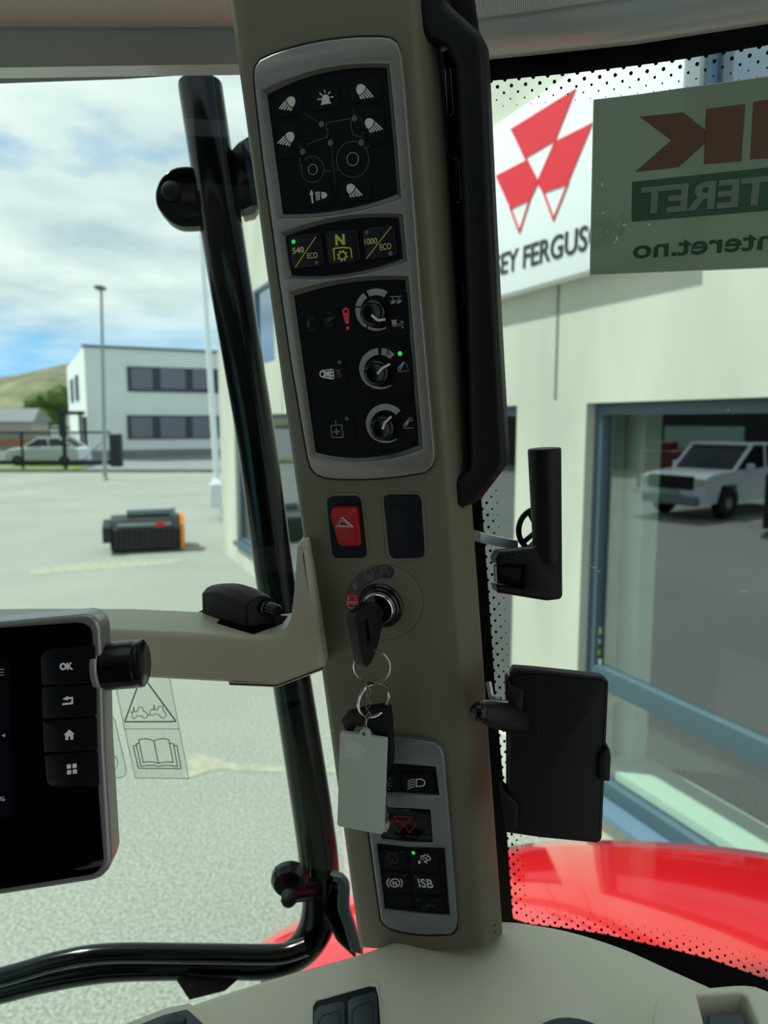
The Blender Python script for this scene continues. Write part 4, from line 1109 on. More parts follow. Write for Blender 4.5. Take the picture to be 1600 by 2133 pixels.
MB().pplate(PF, [rnd(c3([(735, 262), (925, 255), (945, 558), (762, 565)]), 10, 6)], .001, .0020, .0005).out('cover_plate', NAVY, bs)

# ================================================================== IGNITION SWITCH, KEYS
ig = thing('ignition_switch', 'round ignition switch with chrome barrel and red stop mark on the pillar', 'ignition switch', PF.at(793, 1262, 0))
ic = (801, 1255)
MB().pplate(PF, [circ(ic[0], ic[1], 80, 78, 56)], -.0002, .0007, .0004).out('dial_plate', BEIGE, ig)
mb = MB(); mb.stroke(PF, circ(ic[0], ic[1], 80, 78, 56), 1.2, .0, .0004, closed=True); mb.out('plate_seam', mat('beige_shadow_gap', (60, 57, 48), .7), ig)
HEX = mat('black_honeycomb_film', (16, 18, 20), 0.3, spec=.5)
t = HEX.node_tree; b = t.nodes['Principled BSDF']; tcn = t.nodes.new('ShaderNodeTexCoord'); vo = t.nodes.new('ShaderNodeTexVoronoi'); vo.inputs['Scale'].default_value = 700; vo.feature = 'DISTANCE_TO_EDGE'; vo.inputs['Randomness'].default_value = 0.15
r = t.nodes.new('ShaderNodeValToRGB'); r.color_ramp.elements[0].position = .1; r.color_ramp.elements[0].color = lin((44, 48, 50)); r.color_ramp.elements[1].position = .30; r.color_ramp.elements[1].color = lin((6, 7, 8))
t.links.new(tcn.outputs['Object'], vo.inputs['Vector']); t.links.new(vo.outputs['Distance'], r.inputs[0]); t.links.new(r.outputs[0], b.inputs['Base Color'])
mb = MB(); o_ = circ(ic[0], ic[1], 79, 77, 28, -74, 6); i_ = circ(ic[0], ic[1], 51, 50, 28, -74, 6)
capc = c = ((o_[-1][0] + i_[-1][0]) / 2, (o_[-1][1] + i_[-1][1]) / 2)
cap = circ(c[0], c[1], 14, 13.5, 8, 6, 186)
mb.pplate(PF, [o_ + cap[1:-1] + i_[::-1]], .0006, .0010).out('position_scale', HEX, ig)
mb = MB(); o_ = circ(ic[0], ic[1], 80, 78, 10, -98, -74); i_ = circ(ic[0], ic[1], 52, 50, 10, -98, -74)
st = MB().pplate(PF, [o_ + i_[::-1]], .0006, .0011).out('stop_mark', REDS, ig)
def c9(pts): return T(6.096, 640, 1150, pts)
mb = MB(); mb.stroke(PF, c9([(545, 590), (515, 590), (515, 562), (612, 560), (610, 590), (600, 592)]), .9, .0010, .0014); mb.stroke(PF, c9(circ(572, 648, 70, 66, 26, 30, 330)), .9, .0010, .0014)
mb.out('engine_symbol', ICON, st)
text(PF, 'STOP', (640 + 515 / 6.096, 1150 + 668 / 6.096), (640 + 627 / 6.096, 1150 + 666 / 6.096), 6.8, .0010, .0014, ICON, st, 'lettering', bold=.02)
mb = MB(); mb.pplate(PF, [c9([(615, 372), (572, 430), (600, 440), (606, 498), (636, 436), (606, 424)])], .0009, .0013)
for cx, cy in ((778, 300), (978, 280)):
    mb.stroke(PF, c9(circ(cx, cy, 60, 60, 26, 35, 325)), .8, .0009, .0013)
    mb.stroke(PF, c9([(cx - 34, cy - 48), (cx - 48, cy - 78), (cx + 22, cy - 82), (cx + 34, cy - 48)]), .8, .0009, .0013)
mb.stroke(PF, c9(circ(978, 285, 38, 40, 14, -80, 70)), .9, .0009, .0013)
for dx_ in (-20, 22): mb.stroke(PF, c9(circ(778 + dx_, 308, 17, 26, 12)), .7, .0009, .0013, closed=True)
mb.out('position_symbols', ICOND, ig)
bc = PF.at(794, 1260, 0)
MB().lathe(bc, PF.n, [(.0198, 0), (.0198, .0025), (.0185, .0040), (.0178, .0040), (.0178, .0062), (.0165, .0075), (.0150, .0075)], 48).out('barrel_ring', BLKG, ig)
MB().lathe(bc, PF.n, [(.0152, .004), (.0152, .0085), (.0146, .0095), (.0138, .0090), (.0134, .0098), (.0126, .0104), (.0122, .0085), (.0121, .0080)], 48).out('chrome_ring', CHROME, ig)
MB().lathe(bc, PF.n, [(.0121, .004), (.0121, .0080), (.0115, .0086)], 40).out('barrel_face', DKCHR, ig)
# key in the lock
hk = PF.hit(793, 1262, 0)
key = thing('ignition_key', 'black plastic headed key turned in the ignition switch', 'key', PF.w(hk.x, hk.y, .010))
def kp(o, y, x): return PF.w(hk.x + x, y, o)
prof = [(.013, -.1075), (.018, -.1000), (.027, -.0955), (.046, -.0975), (.050, -.1015), (.0515, -.1375), (.0480, -.1430), (.0405, -.1420), (.028, -.1330), (.0165, -.1200)]
slot = [(.034, -.1075), (.0395, -.106), (.0415, -.128), (.036, -.1245)]
KF = Frame(PF.w(hk.x, 0, 0), PF.x * 1.0 + PF.y * .22 , PF.n)
# frame with X outwards, Y along the pillar
def kl(o, y): P = PF.w(hk.x + .0045 + (-.105 - y) * .16, y, o); return P
KX = (PF.n - PF.x * .27).normalized(); KYv = (kl(0, -.10) - kl(0, -.14)).normalized(); KN = KX.cross(KYv).normalized()
KF = Frame(kl(0, -.105), KN, KX)
sgn = 1 if KF.y.dot(KYv) > 0 else -1
def kq(o, y): return (o, sgn * (y + .105))
MB().plate(KF, [rnd([kq(*p) for p in prof], .0025, 3), [kq(*p) for p in slot]], -.0045, .0045, .0008).out('key_head', BLKM, key)
MB().plate(KF, [[kq(*p) for p in [(.0375, -.1015), (.041, -.1015), (.0435, -.134), (.040, -.134)]]], .0044, .0056, .0004).out('grip_rib', BLKM, key)
MB().plate(KF, [[kq(*p) for p in [(.004, -.1090), (.016, -.1090), (.016, -.1140), (.004, -.1140)]]], -.0011, .0011).out('blade', STEEL, key)

def ring3(c_, r, n, u, wr, name, lab, cat='key ring', loops=2, gap=.0011, sq=1.0, group=None):
    n = Vector(n).normalized(); u = (Vector(u) - n * Vector(u).dot(n)).normalized(); v = n.cross(u)
    pts = []
    M_ = 40 * loops
    for i in range(M_ + 1):
        a = 2 * pi * i / 40; pts.append(c_ + (u * cos(a) * sq + v * sin(a)) * r + n * gap * (i / 40 - loops / 2))
    return MB().tube(pts, wr, 8).out(name, CHROME, label=lab, cat=cat, group=group, recalc=False)
r1c = PF.at(775, 1389, .036)
ring3(r1c, .0151, PF.n + PF.x * .25, PF.x, .0007, 'split_ring', 'large steel split ring hanging from the ignition key', loops=2)
r2c = PF.at(779, 1458, .034)
ring3(r2c, .0150, PF.x * .75 + PF.n * .62, PF.y, .00075, 'split_ring', 'steel split ring edge on, linked below the large one', loops=3)
# chain of the tag
ch = thing('tag_chain', 'short fine steel chain linking the split ring to the grey key tag', 'chain', PF.at(768, 1450, .040))
cp_ = [(762, 1424), (770, 1436), (766, 1450), (772, 1462), (764, 1474), (770, 1486), (764, 1498), (762, 1510), (760, 1520)]
for i in range(len(cp_) - 1):
    a, b_ = PF.at(*cp_[i], .041), PF.at(*cp_[i + 1], .041); d = (b_ - a).normalized(); sd = d.cross(PF.n).normalized() if i % 2 else (PF.n + PF.x * .6).normalized()
    pts = [(a + b_) / 2 + d * cos(2 * pi * j / 12) * ((b_ - a).length * .62) + sd * sin(2 * pi * j / 12) * .0014 for j in range(12)]
    MB().tube(pts, .00035, 6, closed=True).out('chain_link', STEEL, ch)
# grey tag
tg = thing('key_tag', 'blank pale grey rectangular plastic key tag hanging over the lower panel', 'key tag', PF.at(758, 1530, .036))
outl = rnd([(708, 1525), (748, 1531), (750, 1522), (762, 1519), (770, 1526), (771, 1535), (806, 1540), (799, 1731), (796, 1739), (702, 1721)], [5, 1, 6, 8, 6, 1, 5, 3, 4, 5], 5)
MB().pplate(PF, [outl, circ(757, 1529.5, 4, 4.5, 12)], .033, .0365, .0007, 3).out('tag_plate', TAG, tg)
SM = mat('smudge_on_tag', (190, 200, 192), .6)
MB().pplate(PF, [[p[:2] for p in crm([(714, 1542, 0), (735, 1543, 0), (758, 1556, 0), (761, 1567, 0), (748, 1566, 0), (757, 1572, 0), (755, 1580, 0), (725, 1578, 0), (716, 1570, 0), (722, 1560, 0)], 4, True)]], .0364, .0366).out('smudge', SM, tg, label='faint whitish smudge')
# second key behind the tag
k2 = thing('spare_key', 'spare key with bent black head hanging behind the grey tag', 'key', PF.at(790, 1480, .026))
def c4(pts): return T(3.4413, 640, 1380, pts)
MB().pplate(PF, [rnd(c4([(243, 408), (275, 378), (400, 345), (520, 328), (565, 325), (583, 345), (598, 450), (598, 520), (608, 640), (606, 740), (585, 790), (470, 780), (500, 560), (440, 470), (330, 455), (330, 500), (270, 498)]), 3, 3)], .022, .0305, .001).out('key_head', BLKM, k2)
bl = c4([(555, 780), (570, 920), (565, 1020), (575, 1060), (568, 1080), (582, 1100), (576, 1125), (592, 1155), (585, 1190), (575, 1200), (570, 1218), (545, 1215), (520, 1100), (510, 800)])
MB().pplate(PF, [bl], .0255, .0275).out('blade', CHROME, k2)

# ================================================================== LOWER CONTROL PANEL
lp = thing('brake_keypad', 'small grey framed keypad low on the pillar, partly behind the key tag', 'control panel', PF.at(860, 1945, 0))
outer = bow((752, 1552), (905, 1549), (820, 1540), 6) + [(905, 1549), (916, 1557), (924, 1574), (928, 1612), (940, 1760), (951.5, 1912), (952, 1924), (950, 1935), (945, 1942), (937, 1946)] + bow((937, 1946), (812, 1935), (870, 1947), 8) + [(812, 1935), (798, 1925), (793, 1915),
        (781, 1830), (768, 1735), (752, 1620), (746, 1566)]
A1 = [(768, 1592), (830, 1592), (907, 1599), (915, 1659), (840, 1654), (777, 1654)]
A2 = [(785, 1680), (840, 1683), (897, 1688), (902, 1761), (842, 1759), (792, 1752)]
A3 = [(782, 1757)] + [(783, 1758), (850, 1766), (926, 1768), (937, 1910), (860, 1904), (800, 1896)]
A3 = A3[1:]
# keep windows apart
A2 = [(785, 1682), (840, 1685), (896, 1688), (901, 1757), (843, 1755), (794, 1749)]
MB().pplate(PF, [outer, A1, A2, A3], 0, .0055, .0018, 3).out('bezel', SILV2, lp)
mb = MB(); mb.stroke(PF, outer, 6, 0, .0006, closed=True); mb.out('bezel_gap', LINEB, lp)
for w_p in (A1, A3):
    MB().pplate(PF, [[(x + (2 if x < 850 else -2), y) for x, y in w_p]], .0002, .0016).out('panel_face', BLK, lp)
# bright lower lip
mb = MB(); q0 = bow((797, 1903), (940, 1919), (868, 1919), 8) + [(940, 1919)]; q1_ = bow((800, 1896), (936, 1911), (866, 1911), 8) + [(936, 1911)]
mb.sheet([[PF.at(*p, .0056) for p in q0], [PF.at(*p, .002) for p in q1_]], .0006, -PF.n).out('lip', SILV, lp)
def lowbtn(pts):
    return MB().pplate(PF, [rnd(pts, 3)], .0014, .0028, .0005).out('button', BLK2, lp)
zb, zt = .0027, .0031
w0 = lowbtn([(772, 1608), (828, 1609), (833, 1650), (779, 1649)])
mb = MB(); mb.stroke(PF, circ(803, 1633, 6, 7, 16), 1.4, zb, zt, closed=True)
for a in (10, 45, 80, 110, 140): mb.stroke(PF, [(803 + 9 * sin(radians(a)), 1633 - 10 * cos(radians(a))), (803 + 15 * sin(radians(a)), 1633 - 17 * cos(radians(a)))], 1.2, zb, zt)
mb.out('symbol', ICOND, w0)
w1 = lowbtn([(836, 1609), (903, 1611), (909, 1655), (841, 1652)])
mb = MB(); mb.stroke(PF, c4([(782, 840), (782, 888), (805, 888), (830, 885), (843, 872), (840, 850), (822, 838), (800, 836)]), 2.3, zb, zt, closed=True)
for i in range(4): mb.stroke(PF, c4([(773 - i * 1, 838 + i * 17), (740, 842 + i * 18), (720, 856 + i * 18)]), 1.6, zb, zt)
mb.out('symbol', ICON, w1)
dp = MB().pplate(PF, [A2], .0004, .0034, .0005).out('logo_plate', SCREEN, lp)
mb = MB()
for tr_ in ([(620, 1102), (752, 1110), (692, 1178)], [(592, 1137), (697, 1146), (655, 1220)], [(690, 1146), (786, 1152), (730, 1224)]):
    mb.stroke(PF, c4(tr_), 1.3, .0033, .0037, closed=True)
mb.out('emblem', REDM, dp)
text(PF, 'MASSEY FERGUSON', (804, 1743), (897, 1746.5), 3.6, .0033, .0036, ICONX, dp, 'lettering')
C11 = 8.0
def c11(pts): return T(C11, 760, 1740, pts)
grid = {}
for rI, (ya, yb) in enumerate(((235, 560), (600, 950), (975, 1290))):
    for cI, (xa, xb) in enumerate(((235 + rI * 45, 690 + rI * 40), (750 + rI * 40, 1215 + rI * 42))):
        sl = 30 if cI == 0 else 25; oy = cI * 35
        grid[(rI, cI)] = lowbtn(c11([(xa, ya + oy), (xb, ya + oy + sl), (xb + 30, yb + oy + sl - 10), (xa + 30, yb + oy - 10)]))
g = grid[(0, 0)]; mb = MB(); mb.stroke(PF, c11([(395, 300), (510, 305), (505, 345), (545, 400), (520, 465), (400, 455), (370, 400), (400, 345)]), 1.4, zb, zt, closed=True); mb.stroke(PF, c11([(425, 400), (490, 405), (430, 430), (490, 440)]), 1.6, zb, zt); mb.out('symbol', ICONX, g)
g = grid[(0, 1)]; mb = MB(); mb.stroke(PF, c11(circ(957, 378, 26, 26, 16)), 1.4, zb, zt, closed=True); mb.stroke(PF, c11(circ(1060, 385, 32, 32, 16)), 1.8, zb, zt, closed=True)
mb.stroke(PF, c11([(925, 355), (960, 340), (1000, 345), (1002, 322), (1055, 330), (1052, 350), (1095, 380), (1098, 410)]), 1.8, zb, zt); mb.stroke(PF, c11([(985, 380), (1030, 385)]), 1.6, zb, zt)
mb.pplate(PF, [c11([(885, 440), (910, 412), (935, 440), (930, 472), (890, 472)])], zb, zt); mb.stroke(PF, c11([(990, 420), (1040, 428), (992, 448), (1045, 466)]), 1.8, zb, zt); mb.out('symbol', ICON, g)
led(760 + 811 / 8, 1740 + 289 / 8, .0018, LEDG, g, .0026)
g = grid[(1, 0)]; mb = MB(); mb.stroke(PF, c11(circ(500, 795, 82, 66, 24)), 2.2, zb, zt, closed=True); mb.stroke(PF, c11(circ(500, 790, 128, 105, 14, 228, 312)), 2.4, zb, zt); mb.stroke(PF, c11(circ(500, 795, 125, 98, 14, 48, 132)), 2.0, zb, zt)
mb.out('symbol', ICON, g); text(PF, 'N', (760 + 465 / 8, 1740 + 825 / 8), (760 + 538 / 8, 1740 + 835 / 8), 7.5, zb, zt, ICON, g, 'lettering', bold=.04)
g = grid[(1, 1)]; text(PF, 'ISB', (760 + 905 / 8, 1740 + 862 / 8), (760 + 1150 / 8, 1740 + 880 / 8), 17, zb, zt, ICON, g, 'lettering', bold=.012)
g = grid[(2, 1)]; mb = MB(); mb.stroke(PF, c11([(960, 1210), (1080, 1160), (1150, 1180)]), 1.4, zb, zt); mb.stroke(PF, c11([(975, 1260), (1090, 1165), (1050, 1130)]), 1.4, zb, zt); mb.stroke(PF, c11(circ(1150, 1180, 22, 22, 12)), 1.2, zb, zt, closed=True); mb.out('symbol', ICONX, g)
for (r_, c_), (x, y) in {(0, 0): (612, 265), (1, 0): (660, 670), (1, 1): (850, 690), (2, 1): (895, 1080)}.items():
    led(760 + x / 8, 1740 + y / 8, .0011, ICONX, grid[(r_, c_)], .0026)

# ================================================================== GRAB HANDLE and pillar seals
HF = Frame(PF.w(*PF.hit(985, 560, -.02), -.02), PF.n, PF.x)
gh = thing('grab_handle', 'long black grab handle along the right side of the pillar', 'handle', HF.at(960, 1060, -.01))
bar = [(862, -70), (920, -80), (929, 0), (999, 65), (1007, 83), (1012, 171), (1024, 420), (1036, 650), (1050, 900), (1054, 962), (1048, 980), (1002, 1040), (982, 1054), (962, 1060), (945, 1058), (939, 1030), (935, 1003), (962, 990), (977, 975), (975, 900),
       (969, 640), (956, 322), (945, 130), (925, 90), (884, 80), (864, 60), (858, 0)]
MB().pplate(HF, [rnd(bar, 8, 4)], -.012, .010, .006, 4).out('grip_bar', BLKM, gh, smooth=50)
for (x, y) in ((905, 40), (958, 1030)):
    MB().lathe(HF.at(x, y, -.015), HF.n, [(.009, 0), (.009, .02)], 20).out('mount', BLKM, gh)
# dark carrier behind the handle
SFm = Frame(PF.w(*PF.hit(960, 560, -.036), -.036), PF.n, PF.x)
MB().pplate(SFm, [[(905, -60), (975, -60), (1000, 110), (1030, 640), (1040, 985), (975, 1000), (968, 820), (945, 560), (922, 130)]], -.014, 0, .002).out('air_duct', RUBBER, label='black duct strip between the pillar and the grab handle', cat='duct')
GLR = mat('vent_edge_chrome', (170, 172, 170), .18, metal=.8)
for i, pts in enumerate(([(926, 140), (938, 142), (945, 232), (942, 240), (932, 240)], [(943, 328), (955, 328), (961, 412), (957, 422), (946, 420)], [(957, 590), (964, 592), (968, 632), (964, 640), (958, 638)])):
    cl = thing('vent_clip', 'glossy black vent clip with bright rim, %s of three beside the grab handle' % ('uppermost', 'middle one', 'lowest')[i], 'clip', SFm.at(*pts[0], 0))
    MB().pplate(SFm, [rnd(pts, 4, 4)], 0, .004, .001).out('clip_body', PAINTBLK, cl)
    mb = MB(); mb.stroke(SFm, rnd(pts, 4, 4)[6:-4], 1.4, .0035, .005); mb.out('rim', GLR, cl)

# ================================================================== WINDOW LATCH HANDLE
wl = thing('window_latch', 'black upright grip handle latching the right side window', 'latch', at(1110, 1240, .66))
top_, bot_ = at(1134, 934, .640), at(1141, 1166, .655)
sc_ = .645 / F
ax = (top_ - bot_); Lh = ax.length
MB().lathe(bot_, ax, [(29.5 * sc_, 0), (30 * sc_, Lh * .1), (34 * sc_, Lh * .955), (34.3 * sc_, Lh * .985), (32.5 * sc_, Lh), (25 * sc_, Lh + .0004)], 40).out('grip', BLKM, wl)
BF = Frame(at(1100, 1180, .655), (0, -1, 0.12), (1, 0, 0))
if BF.x.x < 0: BF = Frame(BF.o, BF.n, (-1, 0, 0))
def c6(pts): return T(2.5, 960, 880, pts)
body = rnd(c6([(178, 712), (200, 672), (380, 655), (450, 575), (530, 572), (533, 905), (520, 922), (450, 930), (190, 888), (183, 850), (330, 870), (335, 745), (190, 742)]), 4, 4)
MB().pplate(BF, [body], -.020, .010, .003, 3).out('housing', BLKM, wl)
MB().pplate(BF, [rnd(c6([(185, 745), (340, 742), (345, 868), (188, 838)]), 3, 3)], -.014, .002, .002).out('slide', BLKG, wl)
MB().pplate(BF, [c6(circ(270, 687, 17, 8, 16)), c6(circ(270, 687, 9, 4, 12))], .009, .0115, .0003).out('screw_ring', BLKG, wl)
Wc = at(1121, 1104, .685)
mb = MB()
pts = [Wc + Vector((cos(2 * pi * i / 36) * .0185, 0, sin(2 * pi * i / 36) * .0205)) for i in range(36)]
mb.tube(pts, .0028, 8, closed=True)
for a in (.5, 2.1, 3.8): mb.tube([Wc, Wc + Vector((cos(a) * .018, 0, sin(a) * .020))], .0025, 8)
mb.ball(Wc, .005, 12)
mb.out('hand_wheel', BLKM, wl)
q = [at(985, 1114, .675), at(1000, 1118, .675), at(1030, 1126, .68), at(1078, 1136, .685)]
mb = MB()
for a, b_ in zip(q[:-1], q[1:]):
    d = (b_ - a); mb.hexa([a + Vector((0, -.003, .0045)), a + Vector((0, .003, .0045)), a + Vector((0, .003, -.006)), a + Vector((0, -.003, -.0045))], [b_ + Vector((0, -.003, .0045)), b_ + Vector((0, .003, .0045)), b_ + Vector((0, .003, -.006)), b_ + Vector((0, -.003, -.0045))])
mb.out('latch_rod', mat('galvanised_rod', (168, 178, 174), .35, metal=.5), wl)

# ================================================================== PHONE and holder
HPF = Frame(at(1160, 1580, .60), (-.10, -1, .03), (1, 0, 0))
if HPF.x.x < 0: HPF = Frame(HPF.o, HPF.n, (-1, 0, 0))
def c7(pts): return T(2.5, 960, 1380, pts)
ph = thing('phone', 'phone in a closed black folding case held upright by the mount', 'phone', HPF.at(1150, 1745, 0))
MB().pplate(HPF, [rnd(c7([(258, 62), (272, 32), (400, 42), (735, 78), (772, 102), (736, 925), (715, 945), (410, 915), (238, 890)]), 5, 4)], -.012, 0, .0025, 3).out('case_cover', BLKM, ph)
mb = MB(); mb.stroke(HPF, c7([(402, 66), (409, 915)]), 1.6, -.0006, .0002); mb.out('case_crease', LINEB, ph)
mb = MB(); mb.stroke(HPF, c7([(258, 66), (400, 60), (735, 92), (755, 108), (722, 920)]), 1.2, -.0006, .0003); mb.out('case_seam', BLKG, ph)
mb = MB()
hx = circ(595, 268, 70, 68, 6, 10, 370)
hx = hx[:6]
for i in range(6):
    a, b_ = Vector(hx[i]), Vector(hx[(i + 1) % 6]); mb.stroke(HPF, c7([tuple(a.lerp(b_, .1)), tuple(a.lerp(b_, .55))]), 1.4, -.0003, .0005); c_ = Vector((595, 268)); mb.stroke(HPF, c7([tuple(a), tuple(c_ + (a - c_) * 1.35)]), 1.4, -.0003, .0005)
mb.out('embossed_emblem', mat('embossed_black', (26, 30, 31), .35), ph)
hd = thing('phone_mount', 'black phone mount with ball arm fixed to the pillar edge', 'phone mount', PF.at(1000, 1482, -.02))
MB().pplate(HPF, [rnd(c7([(235, 100), (248, 85), (262, 118), (328, 150), (318, 285), (240, 262)]), 3, 3)], -.014, .004, .001).out('claw', BLKM, hd)
MB().pplate(HPF, [rnd(c7([(215, 660), (300, 740), (296, 862), (238, 890), (212, 720)]), 3, 3)], -.016, .003, .001).out('claw', BLKM, hd)
MB().pplate(HPF, [rnd(c7([(722, 492), (762, 445), (775, 448), (783, 492), (777, 620), (722, 616)]), 3, 3)], -.014, .004, .001).out('claw', BLKM, hd)
MB().pplate(HPF, [rnd(c7([(240, 120), (700, 170), (690, 880), (240, 840)]), 8, 4)], -.024, -.0125, .002).out('back_plate', BLKM, hd)
a, b_ = at(1000, 1482, .578), at(1062, 1494, .600)
MB().ball(at(999, 1482, .578), .0080, 20).out('ball_joint', BLKG, hd)
MB().tube([a, at(1025, 1488, .585), b_, at(1090, 1500, .615)], [.0072, .0105, .0125, .012], 20).out('arm', BLKM, hd)
mb = MB(); mb.tube([at(1005, 1461, .590), at(1058, 1462, .592)], .0016, 8); mb.tube([at(1018, 1420, .600), at(1024, 1450, .598), at(1040, 1460, .595)], .0028, 8); mb.out('clamp_wire', STEEL, hd)

# ================================================================== SUPPORT BEAM
BMF = Frame(at(450, 1365, .612), (0, -1, 0), (1, 0, 0))
if BMF.x.x < 0: BMF = Frame(BMF.o, BMF.n, (-1, 0, 0))
bo = [(-500, 1318), (0, 1311), (219, 1312), (400, 1320), (527, 1326), (590, 1322), (604, 1300), (612, 1230), (617, 1140), (622, 1131), (641, 1124), (660, 1250), (678, 1390), (672, 1400), (577, 1436), (476, 1432), (473, 1424), (304, 1415), (-500, 1400)]
BM = thing('support_beam', 'beige plastic beam running left from the pillar and carrying the monitor', 'beam', BMF.at(450, 1430, -.03))
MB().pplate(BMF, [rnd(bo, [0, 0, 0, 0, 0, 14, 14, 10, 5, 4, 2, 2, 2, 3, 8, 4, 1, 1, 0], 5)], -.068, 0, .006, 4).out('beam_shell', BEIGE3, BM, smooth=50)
mb = MB(); mb.stroke(BMF, [(477, 1425), (577, 1429), (674, 1392)], 1.6, -.001, .0004); mb.out('shell_seam', LINEB, BM)

# control box on the beam
zb_ = at(527, 1326, .612).z
def bz(px, py, z=0): return at_z(px, py, zb_ + z)
pad = [bz(389, 1289), bz(430, 1272), bz(600, 1288), bz(588, 1304), bz(527, 1323)]
FZ2 = Frame((0, 0, zb_), (0, 0, 1), (1, 0, 0))
MB().plate(FZ2, [rnd([toF(FZ2, p) for p in pad], .002)], .0, .0025, .0008).out('hook_pad', VELCRO, label='black furry hook and loop pad on the beige beam', cat='pad')
cb = thing('control_box', 'small black plastic control box with a fluted end knob on the beam', 'control box', bz(480, 1290, .0025))
c0, c1, c2_ = bz(421, 1279, .0025), bz(514, 1309, .0025), bz(577, 1300, .0025)
ua = (c1 - c0); ub = (c2_ - c1)
La = ua.length; ua.normalize(); Lb = ub.length
hgt = lambda s_: .0225 + .006 * sin(pi * min(1, max(0, s_)) * .9 + .15)
rows = []
NA, NBr = 10, 6
vs = []; mb = MB()
for i in range(NA + 1):
    s_ = i / NA; rr = []
    for j in range(NBr + 1):
        t_ = j / NBr; base = c0 + ua * La * s_ + ub * t_
        rr.append(base + Vector((0, 0, hgt(s_) - .0035 * (1 - (2 * t_ - 1) ** 2) * -1 - .004 * (abs(2 * t_ - 1) ** 4))))
    rows.append(rr)
m_ = NBr + 1
for rr in rows: mb.v += rr
low = [[Vector((p.x, p.y, zb_ + .0025)) for p in rr] for rr in rows]
for rr in low: mb.v += rr
K = (NA + 1) * m_
for i in range(NA):
    for j in range(NBr):
        qd = (i * m_ + j, i * m_ + j + 1, (i + 1) * m_ + j + 1, (i + 1) * m_ + j); mb.f.append(qd); mb.f.append(tuple(x + K for x in qd[::-1]))
ed = [j for j in range(m_)] + [i * m_ + NBr for i in range(1, NA + 1)] + [NA * m_ + j for j in range(NBr - 1, -1, -1)] + [i * m_ for i in range(NA - 1, 0, -1)]
for i in range(len(ed)): a, b_ = ed[i], ed[(i + 1) % len(ed)]; mb.f.append((a, b_, b_ + K, a + K))
mb.out('box_shell', BLKM, cb, bevel=.0015, seg=3)
kc = c1 + ub * .62 + Vector((0, 0, .0165)); kd = (ua + Vector((0, 0, -.02))).normalized()
MB().lathe(kc, kd, [(.0072, 0), (.0072, .003), (.0055, .004)], 24).out('collar', BLKG, cb)
prof_ = []
mb = MB(); k_ = len(mb.v); nn = 36; u_ = kd.cross(Vector((0, 0, 1))).normalized(); v_ = kd.cross(u_)
for r_, h_ in ((.0058, .004), (.0062, .006), (.0058, .016), (.0050, .0175)):
    for j in range(nn): rr_ = r_ * (1 - (.09 if j % 3 == 0 else 0)); a = 2 * pi * j / nn; mb.v.append(kc + kd * h_ + (u_ * cos(a) + v_ * sin(a)) * rr_)
for i in range(3):
    for j in range(nn): mb.f.append((i * nn + j, i * nn + (j + 1) % nn, (i + 1) * nn + (j + 1) % nn, (i + 1) * nn + j))
mb.f.append(tuple(range(nn))[::-1]); mb.f.append(tuple(3 * nn + j for j in range(nn)))
mb.out('knob', BLKG, cb)

# ================================================================== MONITOR
MF = Frame(at(120, 1560, .50), (.10, -1, .05), (1, 0, 0))
if MF.x.x < 0: MF = Frame(MF.o, MF.n, (-1, 0, 0))
mo = thing('monitor', 'terminal screen with a silver edge and four side keys, cut by the left frame edge', 'monitor', MF.at(100, 1850, -.01))
def c8(pts): return T(3.4407, 0, 1260, pts)
of = [(-330, 1330)] + [(0, 1295.5), (175, 1279.5), (192, 1283), (204, 1294), (210, 1312), (212, 1345), (218, 1560), (232, 1790), (226, 1812), (212, 1828), (193, 1836), (0, 1866), (-330, 1916)]
sc0 = [(-330, 1345)] + [(0, 1308), (158, 1297), (175, 1299), (188, 1308), (192.5, 1325), (197, 1480), (205, 1650), (216, 1790), (213, 1803), (204, 1815), (192, 1822), (0, 1853), (-330, 1900)]
MB().pplate(MF, [rnd(of, 3, 2)], -.022, .0, .003, 3).out('housing', MONBZ, mo)
MB().pplate(MF, [rnd(sc0, 3, 2)], -.0005, .0012, .0004).out('screen_glass', SCREEN, mo)
MB().pplate(MF, [[(-330, 1400), (20, 1370), (25, 1700), (-330, 1740)]], .0010, .0014).out('display_area', LCD, mo)
bt = [c8([(290, 385), (330, 325), (680, 290), (690, 560), (300, 575)]), c8([(300, 590), (690, 572), (694, 795), (305, 820)]), c8([(305, 835), (694, 808), (700, 1040), (315, 1060)]), c8([(318, 1075), (702, 1052), (712, 1298), (370, 1304), (335, 1270)])]
ks = [MB().pplate(MF, [rnd(p, 4, 3)], .0010, .0020, .0005).out('key', BTNBLK, mo) for p in bt]
zb, zt = .0019, .0024
text(MF, 'OK', (124.5, 1395.5), (152, 1394), 13.5, zb, zt, BTNLIT, ks[0], 'lettering', bold=.045)
mb = MB(); mb.pplate(MF, [c8([(447, 675), (487, 653), (487, 663), (523, 660), (523, 711), (447, 719), (447, 706), (511, 699), (511, 673), (487, 676), (487, 685)])], zb, zt); mb.out('symbol', BTNLIT, ks[1])
mb = MB(); mb.pplate(MF, [c8([(457, 932), (494, 895), (533, 926), (523, 930), (524, 965), (505, 966), (504, 942), (489, 943), (490, 968), (469, 969), (468, 934)])], zb, zt); mb.out('symbol', BTNLIT, ks[2])
mb = MB()
for x, y in ((478, 1146), (519, 1141), (480, 1187), (521, 1182)): mb.pplate(MF, [c8([(x, y), (x + 29, y - 3), (x + 30, y + 26), (x + 1, y + 29)])], zb, zt)
mb.out('symbol', BTNLIT, ks[3])
mb = MB()
for i in range(3): mb.stroke(MF, c8([(-25, 466 + i * 21), (27, 462 + i * 20)]), 1.0, .0014, .0018)
